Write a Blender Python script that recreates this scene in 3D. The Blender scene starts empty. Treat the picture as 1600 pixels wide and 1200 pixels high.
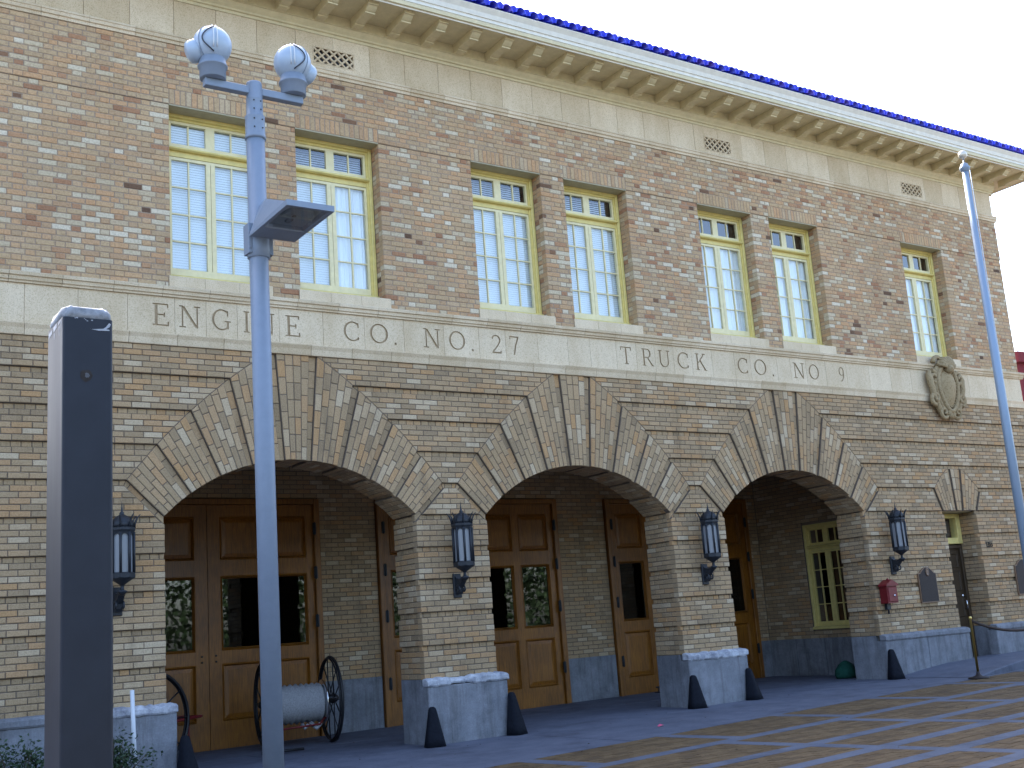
import bpy, bmesh, math, random
from mathutils import Vector, Matrix
R = random.Random(27)
S = bpy.context.scene
COL = S.collection
rad = math.radians

# ------------------------------------------------------------------ camera, sky, sun, exposure
cd = bpy.data.cameras.new('camera')
cam = bpy.data.objects.new('camera', cd); COL.objects.link(cam); S.camera = cam
cd.sensor_width = 36.0; cd.lens = 1831.81 / 1600 * 36.0
cd.clip_start = 0.1; cd.clip_end = 3000
YAW, PITCH, ROLL = rad(34.36726646), rad(11.85904561), rad(-4.21331688)
CAMLOC = Vector((0, -12.92513824, 1.48267447))
fw = Vector((math.sin(YAW)*math.cos(PITCH), math.cos(YAW)*math.cos(PITCH), math.sin(PITCH)))
r0 = Vector((math.cos(YAW), -math.sin(YAW), 0)); u0 = r0.cross(fw)
rt = math.cos(ROLL)*r0 + math.sin(ROLL)*u0; up = -math.sin(ROLL)*r0 + math.cos(ROLL)*u0
M = Matrix((rt, up, -fw)).transposed().to_4x4(); M.translation = CAMLOC
cam.matrix_world = M

SUN_EL, SUN_AZ = rad(44), rad(4)          # azimuth measured from +Y towards +X: the sun stands behind the building
W = bpy.data.worlds.new('World'); S.world = W; W.use_nodes = True
wn, wl = W.node_tree.nodes, W.node_tree.links
sky = wn.new('ShaderNodeTexSky'); sky.sky_type = 'NISHITA'; sky.sun_disc = False
sky.sun_elevation = SUN_EL; sky.sun_rotation = SUN_AZ
sky.air_density = .85; sky.dust_density = 3.0; sky.ozone_density = .35
bg = wn['Background']; bg.inputs['Strength'].default_value = 0.12
wl.new(sky.outputs[0], bg.inputs['Color'])
sd = bpy.data.lights.new('sun', 'SUN'); sd.energy = 3.5; sd.angle = rad(0.53); sd.color = (1, .94, .85)
sun = bpy.data.objects.new('sun', sd); COL.objects.link(sun)
sdir = Vector((math.sin(SUN_AZ)*math.cos(SUN_EL), math.cos(SUN_AZ)*math.cos(SUN_EL), math.sin(SUN_EL)))
sun.rotation_euler = (-sdir).to_track_quat('-Z', 'Y').to_euler()
sun.location = sdir*60
S.view_settings.view_transform = 'Standard'; S.view_settings.look = 'None'
S.view_settings.exposure = 2.8; S.view_settings.gamma = 1.0
S.view_settings.use_curve_mapping = False

# ------------------------------------------------------------------ materials
MAT = {}
def nodes(name):
    m = bpy.data.materials.new(name); m.use_nodes = True
    n, l = m.node_tree.nodes, m.node_tree.links
    MAT[name] = m
    return m, n, l, n['Principled BSDF']
def noise(n, l, scale, detail=4, rough=.6, stretch=None):
    g = n.new('ShaderNodeNewGeometry'); t = n.new('ShaderNodeTexNoise')
    t.inputs['Scale'].default_value = scale; t.inputs['Detail'].default_value = detail; t.inputs['Roughness'].default_value = rough
    if stretch:
        mp = n.new('ShaderNodeMapping'); mp.inputs['Scale'].default_value = stretch
        l.new(g.outputs['Position'], mp.inputs['Vector']); l.new(mp.outputs[0], t.inputs['Vector'])
    else: l.new(g.outputs['Position'], t.inputs['Vector'])
    return t
def ramp(n, stops, interp='LINEAR'):
    r = n.new('ShaderNodeValToRGB'); e = r.color_ramp; e.interpolation = interp
    while len(e.elements) < len(stops): e.elements.new(.5)
    for el, (p, c) in zip(e.elements, stops): el.position = p; el.color = (*c, 1)
    return r
def mixc(n, l, a, b, fac, mode='MIX'):
    m = n.new('ShaderNodeMix'); m.data_type = 'RGBA'; m.blend_type = mode
    for sock, v in ((m.inputs[0], fac), (m.inputs[6], a), (m.inputs[7], b)):
        if hasattr(v, 'links'): l.new(v, sock)
        else: sock.default_value = v if isinstance(v, float) else (*v, 1)
    return m.outputs[2]
def bump(n, l, h, p, dist=.004, strength=.6):
    b = n.new('ShaderNodeBump'); b.inputs['Distance'].default_value = dist; b.inputs['Strength'].default_value = strength
    l.new(h, b.inputs['Height']); l.new(b.outputs[0], p.inputs['Normal'])
def tone(n, l):
    a = n.new('ShaderNodeAttribute'); a.attribute_type = 'GEOMETRY'; a.attribute_name = 'tone'
    b = n.new('ShaderNodeAttribute'); b.attribute_type = 'OBJECT'; b.attribute_name = 'tone'
    m = n.new('ShaderNodeMath'); m.operation = 'ADD'
    l.new(a.outputs['Fac'], m.inputs[0]); l.new(b.outputs['Fac'], m.inputs[1])
    return m.outputs[0]
def brickmat(name, stops, sc=60, roughness=.9, grime=.35, streak=False):
    m, n, l, p = nodes(name)
    r = ramp(n, stops, 'LINEAR'); l.new(tone(n, l), r.inputs[0])
    t = noise(n, l, sc, 5, .7); k = ramp(n, [(.32, (.66, .62, .58)), (.55, (1, 1, 1)), (.8, (1.12, 1.1, 1.06))]); l.new(t.outputs['Fac'], k.inputs[0])
    c = mixc(n, l, r.outputs[0], k.outputs[0], .8, 'MULTIPLY')
    t2 = noise(n, l, .9, 5, .65, (1, 1, .35)); k2 = ramp(n, [(.33, (.62, .6, .57)), (.6, (1, 1, 1))]); l.new(t2.outputs['Fac'], k2.inputs[0])
    c = mixc(n, l, c, k2.outputs[0], grime, 'MULTIPLY')
    if streak:                                                     # rain streaks and soot down the wall
        t3 = noise(n, l, 2.6, 5, .7, (1, 1, .16)); k3 = ramp(n, [(.30, (.50, .49, .48)), (.46, (1, 1, 1))]); l.new(t3.outputs['Fac'], k3.inputs[0])
        c = mixc(n, l, c, k3.outputs[0], .55, 'MULTIPLY')
    l.new(c, p.inputs['Base Color']); p.inputs['Roughness'].default_value = roughness
    p.inputs['Specular IOR Level'].default_value = .25
    bump(n, l, t.outputs['Fac'], p, .004, .7)
    return m
brickmat('brick_buff', [(0, (.21, .152, .09)), (.10, (.33, .24, .145)), (.32, (.40, .29, .17)), (.52, (.45, .315, .18)), (.62, (.45, .29, .155)), (.74, (.47, .29, .14)), (.80, (.48, .36, .225)), (1, (.55, .445, .305))], streak=True)
brickmat('brick_mixed', [(0, (.13, .078, .05)), (.05, (.26, .145, .085)), (.12, (.39, .205, .115)), (.22, (.47, .285, .16)), (.38, (.47, .335, .20)), (.55, (.52, .37, .215)), (.70, (.55, .33, .175)), (.80, (.52, .41, .27)), (.90, (.59, .50, .35)), (1, (.68, .60, .46))], 45)
def plain(name, col, rough=.6, spec=.4, sc=None, var=.25, metal=0, bmp=0, coat=0, stretch=None):
    m, n, l, p = nodes(name)
    p.inputs['Roughness'].default_value = rough; p.inputs['Specular IOR Level'].default_value = spec; p.inputs['Metallic'].default_value = metal
    p.inputs['Coat Weight'].default_value = coat
    if sc:
        t = noise(n, l, sc, 5, .65, stretch)
        lo = tuple(c*(1-var) for c in col); hi = tuple(min(1, c*(1+var*.6)) for c in col)
        r = ramp(n, [(.3, lo), (.7, hi)]); l.new(t.outputs['Fac'], r.inputs[0]); l.new(r.outputs[0], p.inputs['Base Color'])
        if bmp: bump(n, l, t.outputs['Fac'], p, bmp, .6)
    else: p.inputs['Base Color'].default_value = (*col, 1)
    return m
def stonemat(name, a, b, sc=90):
    m, n, l, p = nodes(name)
    r = ramp(n, [(0, a), (1, b)]); l.new(tone(n, l), r.inputs[0])
    t = noise(n, l, sc, 3, .7); k = ramp(n, [(.34, (.6, .53, .44)), (.48, (1, 1, 1)), (.75, (1.1, 1.1, 1.1))]); l.new(t.outputs['Fac'], k.inputs[0])
    c = mixc(n, l, r.outputs[0], k.outputs[0], .75, 'MULTIPLY')
    t2 = noise(n, l, 2.2, 5, .7, (1, 1, .4)); k2 = ramp(n, [(.35, (.72, .66, .56)), (.6, (1, 1, 1))]); l.new(t2.outputs['Fac'], k2.inputs[0])
    c = mixc(n, l, c, k2.outputs[0], .5, 'MULTIPLY')
    l.new(c, p.inputs['Base Color']); p.inputs['Roughness'].default_value = .85; p.inputs['Specular IOR Level'].default_value = .25
    bump(n, l, t.outputs['Fac'], p, .003, .5)
stonemat('terracotta', (.58, .465, .31), (.72, .60, .43))
stonemat('crest_stone', (.34, .26, .15), (.44, .345, .205), 30)
plain('mortar', (.17, .135, .105), .95, .1, 40, .3, bmp=.004)
plain('mortar_upper', (.33, .25, .18), .95, .1, 40, .3, bmp=.004)
plain('groove_grime', (.45, .34, .215), .95, .1, 30, .2)  # darker stone colour that paints shade into the carved letters
plain('wall_core', (.25, .2, .15), .95, .1)
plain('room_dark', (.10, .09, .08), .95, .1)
plain('cream_paint', (.62, .53, .32), .5, .4, 9, .12)
plain('white_paint', (.74, .70, .60), .5, .4, 9, .1)
plain('sash_paint', (.74, .655, .385), .45, .4, 12, .1)
plain('yellow_paint', (.70, .575, .205), .45, .4, 12, .12)
plain('head_paint', (.40, .36, .24), .6, .3, 12, .12)
plain('iron', (.016, .020, .027), .5, .4, 60, .4, bmp=.002)
plain('bronze', (.03, .023, .022), .6, .25, 30, .3)
plain('bronze_light', (.17, .10, .06), .4, .5, 30, .3)
plain('red_paint', (.16, .011, .015), .45, .4, 20, .25)
plain('red_iron', (.16, .012, .014), .5, .4, 20, .3)
plain('brass', (.55, .42, .14), .3, .5, metal=1)
plain('chrome', (.75, .76, .78), .12, .5, metal=1)
plain('pole_paint', (.205, .25, .32), .42, .4, 14, .06)
plain('ball_metal', (.36, .44, .54), .30, .5, 10, .08)
plain('ball_dark', (.03, .035, .05), .4, .5)
plain('flagpole_metal', (.23, .30, .39), .42, .4, 6, .08, metal=.25, stretch=(1, 1, .1))
plain('flag_ball', (.62, .56, .46), .3, .5, metal=.4)
plain('rubber', (.010, .012, .018), .8, .1, 25, .3)
plain('black_wood', (.014, .014, .017), .45, .4, 30, .3)
plain('canvas', (.34, .34, .35), .9, .1, 50, .3, bmp=.003)
plain('brown_door', (.06, .038, .02), .5, .4, 12, .25, stretch=(1, 1, .15))
plain('rope', (.05, .035, .03), .8, .2)
plain('leaf', (.035, .065, .028), .5, .3, 8, .6)
plain('dry_leaf', (.07, .05, .03), .8, .2, 20, .5)
plain('bark', (.08, .06, .045), .9, .1)
plain('green_cloth', (.012, .07, .05), .8, .2, 9, .4)
plain('pale_plastic', (.6, .63, .66), .4, .4)
plain('pink_paper', (.65, .12, .22), .7, .2)
plain('blind_white', (.80, .85, .85), .5, .3)
plain('curtain_white', (.83, .86, .85), .9, .1, 14, .1, stretch=(3, 3, .1))
plain('lamp_glass', (.24, .25, .27), .25, .5)
plain('reflector', (.36, .40, .42), .3, .5)
plain('far_red', (.20, .03, .035), .8, .2, 6, .2)
plain('far_teal', (.10, .35, .36), .6, .3)
def concrete(name, a, b, sc=3.0, streak=0.0):
    m, n, l, p = nodes(name)
    t = noise(n, l, sc, 7, .65); r = ramp(n, [(.32, a), (.68, b)]); l.new(t.outputs['Fac'], r.inputs[0])
    t2 = noise(n, l, 55, 3, .6); k = ramp(n, [(.3, (.8, .8, .8)), (.7, (1.1, 1.1, 1.1))]); l.new(t2.outputs['Fac'], k.inputs[0])
    c = mixc(n, l, r.outputs[0], k.outputs[0], .8, 'MULTIPLY')
    t3 = noise(n, l, 1.1, 6, .75); k3 = ramp(n, [(.36, (.55, .53, .52)), (.5, (1, 1, 1))]); l.new(t3.outputs['Fac'], k3.inputs[0])
    c = mixc(n, l, c, k3.outputs[0], .55, 'MULTIPLY')
    if streak:
        t4 = noise(n, l, 9, 5, .7, (1, 1, .1)); k4 = ramp(n, [(.36, (.62, .6, .57)), (.5, (1, 1, 1)), (.7, (1.12, 1.12, 1.12))]); l.new(t4.outputs['Fac'], k4.inputs[0])
        c = mixc(n, l, c, k4.outputs[0], streak, 'MULTIPLY')
    l.new(c, p.inputs['Base Color']); p.inputs['Roughness'].default_value = .85; p.inputs['Specular IOR Level'].default_value = .2
    bump(n, l, t2.outputs['Fac'], p, .002, .5)
concrete('concrete', (.092, .102, .137), (.135, .145, .187))
concrete('concrete_strip', (.092, .103, .138), (.13, .14, .178))
concrete('street', (.095, .092, .088), (.125, .122, .115), .6)
concrete('base_concrete', (.165, .175, .195), (.245, .255, .28), 5, .7)
concrete('asphalt', (.04, .04, .043), (.055, .055, .058))
concrete('cap_plaster', (.20, .21, .25), (.58, .60, .64), 7)
brickmat('paver', [(0, (.10, .064, .032)), (.5, (.135, .086, .041)), (1, (.16, .105, .052))], 40, .9, .5)
# blue glazed tiles
m, n, l, p = nodes('blue_tile')
r = ramp(n, [(0, (.018, .03, .50)), (.6, (.03, .06, .80)), (1, (.10, .05, .55))]); l.new(tone(n, l), r.inputs[0]); l.new(r.outputs[0], p.inputs['Base Color'])
p.inputs['Roughness'].default_value = .35
# oak
m, n, l, p = nodes('oak')
t = noise(n, l, 5, 7, .65, (14, 14, .9)); r = ramp(n, [(.3, (.135, .047, .005)), (.55, (.265, .100, .009)), (.75, (.36, .15, .017))]); l.new(t.outputs['Fac'], r.inputs[0])
t2 = noise(n, l, 1.3, 4, .6); k = ramp(n, [(.35, (.6, .57, .55)), (.65, (1.1, 1.1, 1.1))]); l.new(t2.outputs['Fac'], k.inputs[0])
l.new(mixc(n, l, r.outputs[0], k.outputs[0], .8, 'MULTIPLY'), p.inputs['Base Color']); p.inputs['Roughness'].default_value = .42
bump(n, l, t.outputs['Fac'], p, .0015, .5)
# black post paint with chips near the top and a burnt spot
m, n, l, p = nodes('post_paint')
t = noise(n, l, 9, 5, .6); r = ramp(n, [(.3, (.011, .014, .023)), (.7, (.015, .019, .030))]); l.new(t.outputs['Fac'], r.inputs[0]); l.new(r.outputs[0], p.inputs['Base Color'])
p.inputs['Specular IOR Level'].default_value = .35
t2 = noise(n, l, 4, 6, .7, (1, 1, .12)); mr = n.new('ShaderNodeMapRange'); mr.inputs[3].default_value = .3; mr.inputs[4].default_value = .62; l.new(t2.outputs['Fac'], mr.inputs[0]); l.new(mr.outputs[0], p.inputs['Roughness'])
bump(n, l, t.outputs['Fac'], p, .002, .25)
plain('bare_metal', (.36, .38, .42), .5, .5, 30, .35)
plain('worn_metal', (.09, .095, .11), .6, .3, 30, .4)
plain('rust_spot', (.035, .03, .028), .7, .2, 30, .5)
plain('post_cap', (.27, .29, .32), .8, .2, 40, .35, bmp=.006)
def glassmat(name, tint, base, gl):
    m, n, l, p = nodes(name); out = n['Material Output']; n.remove(p)
    tr = n.new('ShaderNodeBsdfTransparent'); tr.inputs[0].default_value = (*tint, 1)
    g = n.new('ShaderNodeBsdfGlossy'); g.inputs['Roughness'].default_value = gl; g.inputs[0].default_value = (1, 1, 1, 1)
    f = n.new('ShaderNodeFresnel'); f.inputs['IOR'].default_value = 1.5
    a = n.new('ShaderNodeMath'); a.operation = 'ADD'; a.inputs[1].default_value = base; a.use_clamp = True
    mx = n.new('ShaderNodeMixShader'); l.new(f.outputs[0], a.inputs[0])
    ge = n.new('ShaderNodeNewGeometry'); iv = n.new('ShaderNodeMath'); iv.operation = 'SUBTRACT'; iv.inputs[0].default_value = 1; l.new(ge.outputs['Backfacing'], iv.inputs[1])
    fm = n.new('ShaderNodeMath'); fm.operation = 'MULTIPLY'; l.new(a.outputs[0], fm.inputs[0]); l.new(iv.outputs[0], fm.inputs[1]); l.new(fm.outputs[0], mx.inputs[0])   # no mirror on the inner side of the pane
    l.new(tr.outputs[0], mx.inputs[1]); l.new(g.outputs[0], mx.inputs[2]); l.new(mx.outputs[0], out.inputs[0])
glassmat('window_glass', (.95, .97, .98), .10, .01)
glassmat('door_glass', (.45, .48, .5), .02, .015)

# ------------------------------------------------------------------ mesh helpers
class MB:
    def __init__(s): s.v = []; s.f = []; s.mi = []; s.sm = []; s.tn = []
    def poly(s, pts, faces, mi=0, sm=False, tn=0.0):
        b = len(s.v); s.v += [tuple(q) for q in pts]
        for f in faces: s.f.append([b+i for i in f]); s.mi.append(mi); s.sm.append(sm); s.tn.append(tn)
        return s
    def box(s, x0, x1, y0, y1, z0, z1, mi=0, tn=0.0):
        P = [(x0,y0,z0),(x1,y0,z0),(x1,y1,z0),(x0,y1,z0),(x0,y0,z1),(x1,y0,z1),(x1,y1,z1),(x0,y1,z1)]
        return s.poly(P, [(0,3,2,1),(4,5,6,7),(0,1,5,4),(1,2,6,5),(2,3,7,6),(3,0,4,7)], mi, False, tn)
    def bbox(s, x0, x1, y0, y1, z0, z1, c=.006, mi=0, tn=0.0):   # box with chamfered edges on its front (-y) face
        P = [(x0,y0+c,z0),(x1,y0+c,z0),(x1,y0+c,z1),(x0,y0+c,z1),(x0+c,y0,z0+c),(x1-c,y0,z0+c),(x1-c,y0,z1-c),(x0+c,y0,z1-c),(x0,y1,z0),(x1,y1,z0),(x1,y1,z1),(x0,y1,z1)]
        return s.poly(P, [(4,5,6,7),(0,1,5,4),(1,2,6,5),(2,3,7,6),(3,0,4,7),(8,9,1,0),(9,10,2,1),(10,11,3,2),(11,8,0,3),(9,8,11,10)], mi, False, tn)
    def extrude(s, prof, axis0, axis1, mi=0, cap=True, sm=False, tn=0.0):
        # prof: closed list of 3D points at axis0; axis1: offset vector
        n = len(prof); A = [Vector(q)+Vector(axis0) for q in prof]; B = [Vector(q)+Vector(axis1) for q in prof]
        F = [(i, (i+1) % n, n+(i+1) % n, n+i) for i in range(n)]
        if cap: F += [tuple(range(n))[::-1], tuple(range(n, 2*n))]
        return s.poly(A+B, F, mi, sm, tn)
    def tube(s, path, r, n=8, mi=0, cap=True, sm=True, closed=False):
        P = [Vector(q) for q in path]; m = len(P); rs = r if isinstance(r, (list, tuple)) else [r]*m
        ref = None; pts = []
        for i, q in enumerate(P):
            if closed: d = P[(i+1) % m]-P[i-1]
            else: d = P[min(i+1, m-1)]-P[max(i-1, 0)]
            d.normalize()
            if ref is None: ref = Vector((0,0,1)) if abs(d.z) < .9 else Vector((1,0,0))
            a = d.cross(ref)
            if a.length < 1e-4: a = d.orthogonal()
            a.normalize(); b = a.cross(d); ref = b
            for k in range(n):
                t = 2*math.pi*k/n; pts.append(q + rs[i]*(math.cos(t)*a + math.sin(t)*b))
        F = []
        for i in range(m if closed else m-1):
            j = (i+1) % m
            for k in range(n): F.append((i*n+k, i*n+(k+1) % n, j*n+(k+1) % n, j*n+k))
        s.poly(pts, F, mi, sm)
        if cap and not closed:
            b = len(s.v)-len(pts)
            s.f.append([b+k for k in range(n)][::-1]); s.mi.append(mi); s.sm.append(False); s.tn.append(0)
            s.f.append([b+(m-1)*n+k for k in range(n)]); s.mi.append(mi); s.sm.append(False); s.tn.append(0)
        return s
    def lathe(s, prof, c=(0,0,0), n=24, axis='z', mi=0, sm=True, a0=0.0):
        # prof: (radius, height) list
        pts = []; c = Vector(c)
        for (r, h) in prof:
            for k in range(n):
                t = a0+2*math.pi*k/n; x, y = r*math.cos(t), r*math.sin(t)
                q = (x, y, h) if axis == 'z' else ((h, x, y) if axis == 'x' else (y, h, x))
                pts.append(c+Vector(q))
        F = []
        for i in range(len(prof)-1):
            for k in range(n): F.append((i*n+k, i*n+(k+1) % n, (i+1)*n+(k+1) % n, (i+1)*n+k))
        if prof[0][0] > 1e-5: F.append(tuple(range(n))[::-1])
        if prof[-1][0] > 1e-5: F.append(tuple((len(prof)-1)*n+k for k in range(n)))
        return s.poly(pts, F, mi, sm)
    def quad(s, a, b, c, d, mi=0, tn=0.0): return s.poly([a, b, c, d], [(0,1,2,3)], mi, False, tn)
    def mesh(s, name, mats, org=(0,0,0), fix=True):
        me = bpy.data.meshes.new(name); o = Vector(org)
        me.from_pydata([tuple(Vector(q)-o) for q in s.v], [], s.f)
        for mt in mats: me.materials.append(MAT[mt])
        me.polygons.foreach_set('material_index', s.mi); me.polygons.foreach_set('use_smooth', s.sm)
        if any(s.tn):
            a = me.attributes.new('tone', 'FLOAT', 'FACE'); a.data.foreach_set('value', s.tn)
        if fix and len(s.f) < 30000:
            bm = bmesh.new(); bm.from_mesh(me); bmesh.ops.recalc_face_normals(bm, faces=bm.faces); bm.to_mesh(me); bm.free()
        me.update(); return me
WL = {}
def wloc(p): return WL.get(p.name, Vector((0,0,0))) if p else Vector((0,0,0))
def inst(name, me, loc=(0,0,0), parent=None, kind=None, tn=None):
    o = bpy.data.objects.new(name, me); COL.objects.link(o)
    o.location = Vector(loc)-wloc(parent); o.parent = parent
    WL[o.name] = Vector(loc)
    if kind: o['kind'] = kind
    if tn is not None: o['tone'] = tn
    return o
def obj(name, mb, mats, parent=None, kind=None, tn=None, local=False):
    if isinstance(mats, str): mats = [mats]
    if local:
        o = bpy.data.objects.new(name, mb.mesh(name, mats)); COL.objects.link(o); o.parent = parent; WL[o.name] = Vector((0,0,0))
        if kind: o['kind'] = kind
        if tn is not None: o['tone'] = tn
        return o
    xs = [q[0] for q in mb.v]; ys = [q[1] for q in mb.v]; zs = [q[2] for q in mb.v]
    c = Vector(((min(xs)+max(xs))/2, (min(ys)+max(ys))/2, min(zs)))
    return inst(name, mb.mesh(name, mats, c), c, parent, kind, tn)
def thing(name, label, cat, loc=(0,0,0), rot=0, group=None):
    o = bpy.data.objects.new(name, None); COL.objects.link(o); o.location = loc; o.rotation_euler = (0,0,rot)
    o.empty_display_size = .3
    WL[o.name] = Vector((0,0,0)) if rot or True else Vector(loc)
    tag(o, label, cat, group); return o
def tag(o, label, cat, group=None):
    o['label'] = label; o['category'] = cat
    if group: o['group'] = group
    return o
def ground(x): return .2+.0105*(min(max(x, -30), 45)-7.24)

# ------------------------------------------------------------------ 2D polygon helpers
def clip(P, a, b, c):
    out = []
    for i in range(len(P)):
        p, q = P[i], P[(i+1) % len(P)]
        dp, dq = a*p[0]+b*p[1]-c, a*q[0]+b*q[1]-c
        if dp <= 1e-9: out.append(p)
        if (dp < -1e-9 and dq > 1e-9) or (dp > 1e-9 and dq < -1e-9):
            t = dp/(dp-dq); out.append((p[0]+t*(q[0]-p[0]), p[1]+t*(q[1]-p[1])))
    res = []
    for q in out:
        if not res or math.hypot(q[0]-res[-1][0], q[1]-res[-1][1]) > 1e-5: res.append(q)
    if len(res) > 1 and math.hypot(res[0][0]-res[-1][0], res[0][1]-res[-1][1]) < 1e-5: res.pop()
    return res
def area(P): return .5*sum(P[i][0]*P[(i+1) % len(P)][1]-P[(i+1) % len(P)][0]*P[i][1] for i in range(len(P)))
def ccw(P): return P if area(P) > 0 else P[::-1]
def inset(P, g):
    P = ccw(P); Q = P
    for i in range(len(P)):
        p, q = P[i], P[(i+1) % len(P)]; dx, dy = q[0]-p[0], q[1]-p[1]; L = math.hypot(dx, dy)
        if L < 1e-6: continue
        nx, ny = dy/L, -dx/L                       # outward normal
        Q = clip(Q, nx, ny, nx*p[0]+ny*p[1]-g)
        if len(Q) < 3: return []
    return Q

# ------------------------------------------------------------------ the fire station
ST = thing('fire_station', 'two storey tan brick fire station with three arched bays and blue tiled eaves', 'building', (10, 0, .2))
WL[ST.name] = Vector((10, 0, .2))

CELLS = []        # (poly, frame, depth, material, tone, recess, joint)
class FR:
    def __init__(s, o, a, b, n): s.o, s.a, s.b, s.n = Vector(o), Vector(a), Vector(b), Vector(n)
    def p(s, q, t): return s.o+q[0]*s.a+q[1]*s.b+t*s.n
FRONT = FR((0,0,0), (1,0,0), (0,0,1), (0,-1,0))
def tone_buff():
    x = R.random()
    if x < .07: return R.uniform(.08, .18)
    if x < .66: return R.uniform(.20, .56)
    if x < .82: return R.uniform(.58, .76)
    return R.uniform(.77, .98)
def tone_mix():
    x = R.random()
    if x < .012: return R.uniform(0, .05)
    if x < .10: return R.uniform(.09, .22)
    if x < .74: return R.uniform(.28, .72)
    if x < .93: return R.uniform(.72, .9)
    return R.uniform(.9, 1)
def cell(P, fr, D=.1, mat='brick_buff', rec=0.0, joint=.0045, mm='mortar', mdep=.007, tn=None):
    P = ccw(P)
    if len(P) < 3 or area(P) < .0005: return
    t = tone_buff() if mat == 'brick_buff' else tone_mix()
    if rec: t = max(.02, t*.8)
    if tn is not None: t = tn+R.uniform(-.03, .03)
    CELLS.append((P, fr, D, mat, t, rec, joint, mm, mdep))
def splits(a, b, L, off, minw):
    xs = []; k = math.floor((a-off)/L); x = off+k*L
    while x < b-minw:
        if x > a+minw: xs.append(x)
        x += L
    return [a]+xs+[b]
def strip(P, fr, L, off, **kw):
    if len(P) < 3: return
    a = min(q[0] for q in P); b = max(q[0] for q in P)
    xs = splits(a, b, L, off, L*.3)
    for i in range(len(xs)-1):
        j0 = 0 if i == 0 else R.uniform(-.004, .004)
        Q = clip(clip(P, -1, 0, -(xs[i])), 1, 0, xs[i+1])
        cell(Q, fr, **kw)
# --- lower storey layout
H = .0675; ZT = 4.956; ZC = 1.434; RA = 2.233; DEL = rad(90.8)/52; HALF = 1.59
def zk(k): return ZT-(k-3)*H
ARCH = [5.645, 9.877, 14.115]
DOORX, DW, ZD, ZCD = 18.26, .46, 2.9985, 1.9
XL, XR = -1.6, 20.73
def mk(c, k, sg):                                                # mitre point of joint k on side sg of arch c
    if k <= 26: return (c+sg*math.tan(k*DEL)*(zk(k)-ZC), zk(k))
    a = 26*DEL; d = (k-26)*H                                     # parallel strip under the lowest joint
    z = zk(k); return (c+sg*(math.tan(a)*(z-ZC)+d/math.cos(a)), z)
def dk(k, sg): w = .45-(26-k)*.066; return (DOORX+sg*w*(zk(k)-ZCD)/(ZD-ZCD), zk(k))
REC = .035
for k in range(3, 27):                                           # horizontal courses above the springing
    rec = REC if k % 6 == 2 else 0
    ends = [(XL, None)]
    segs = []
    L = [(XL, zk(k)), (XL, zk(k+1))]
    for c in ARCH:
        segs.append((L, [mk(c, k, -1), mk(c, k+1, -1)])); L = [mk(c, k, 1), mk(c, k+1, 1)]
    if 21 <= k:
        segs.append((L, [dk(k, -1), dk(k+1, -1)])); L = [dk(k, 1), dk(k+1, 1)]
    segs.append((L, [(XR, zk(k)), (XR, zk(k+1))]))
    for (a, b) in segs:
        P = [a[0], a[1], b[1], b[0]]
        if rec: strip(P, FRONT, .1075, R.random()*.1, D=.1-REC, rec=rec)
        else: strip(P, FRONT, .212, .106*(k % 2)+R.uniform(-.02, .02))
def radial(P, C, ang, r0, r1, L, off, **kw):                     # split a voussoir course along its length
    u = (math.sin(ang), math.cos(ang)); rs = splits(r0, r1, L, r0+off, L*.3)
    for i in range(len(rs)-1):
        d = C[0]*u[0]+C[1]*u[1]
        Q = clip(clip(P, -u[0], -u[1], -(d+rs[i])), u[0], u[1], d+rs[i+1]); cell(Q, FRONT, **kw)
for c in ARCH:
    C = (c, ZC)
    for sg in (1, -1):
        for j in range(0, 26):
            key = j < 3; rec = j in (2, 8, 14, 20)
            a0, a1 = j*DEL*sg, (j+1)*DEL*sg
            i0 = (c+RA*math.sin(a0), ZC+RA*math.cos(a0)); i1 = (c+RA*math.sin(a1), ZC+RA*math.cos(a1))
            if key: o0 = (c+math.tan(a0)*(ZT-ZC), ZT); o1 = (c+math.tan(a1)*(ZT-ZC), ZT)
            else: o0, o1 = mk(c, j, sg), mk(c, j+1, sg)
            am = (a0+a1)/2; rr = max(math.hypot(o0[0]-c, o0[1]-ZC), math.hypot(o1[0]-c, o1[1]-ZC))
            radial([i0, i1, o1, o0], C, am, RA-.01, rr+.01, .212, [.06, .165][j % 2]+.04*(j % 3 == 0), D=.1-(REC if rec else 0), rec=REC if rec else 0)
        xs = c+sg*HALF; a = 26*DEL                               # recessed strip that ends the arch on the pier
        P = [(xs, ZC+(HALF)/math.tan(a)), mk(c, 26, sg), mk(c, 27, sg), (xs, ZC+HALF/math.tan(a)-H/math.sin(a))]
        radial(P, C, a*sg, 2.0, 3.2, .212, .1, D=.1-REC, rec=REC)
for sg in (1, -1):                                               # flat arch over the small door
    for j in range(21, 27):
        rec = j == 26
        b0, b1 = .45-(26-j)*.066, .45-(25-j)*.066
        zb = ZD
        P = [(DOORX+sg*b0, zb), (DOORX+sg*b1, zb), dk(j+1, sg), dk(j, sg)]
        radial(P, (DOORX, ZCD), sg*math.atan((b0+b1)/2/(ZD-ZCD)), 1.0, 2.4, .212, .05+.1*(j % 2), D=.1-(REC if rec else 0), rec=REC if rec else 0)
    f = (zk(21)-ZCD)/(ZD-ZCD)
    for b0, b1, rc in ((0, .06, 0), (.06, .12, REC)):
        P = [(DOORX+sg*b0, ZD), (DOORX+sg*b1, ZD), (DOORX+sg*b1*f, zk(21)), (DOORX+sg*b0*f, zk(21))]
        radial(P, (DOORX, ZCD), sg*.05, 1.0, 2.4, .212, .05, D=.1-rc, rec=rc)
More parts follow.
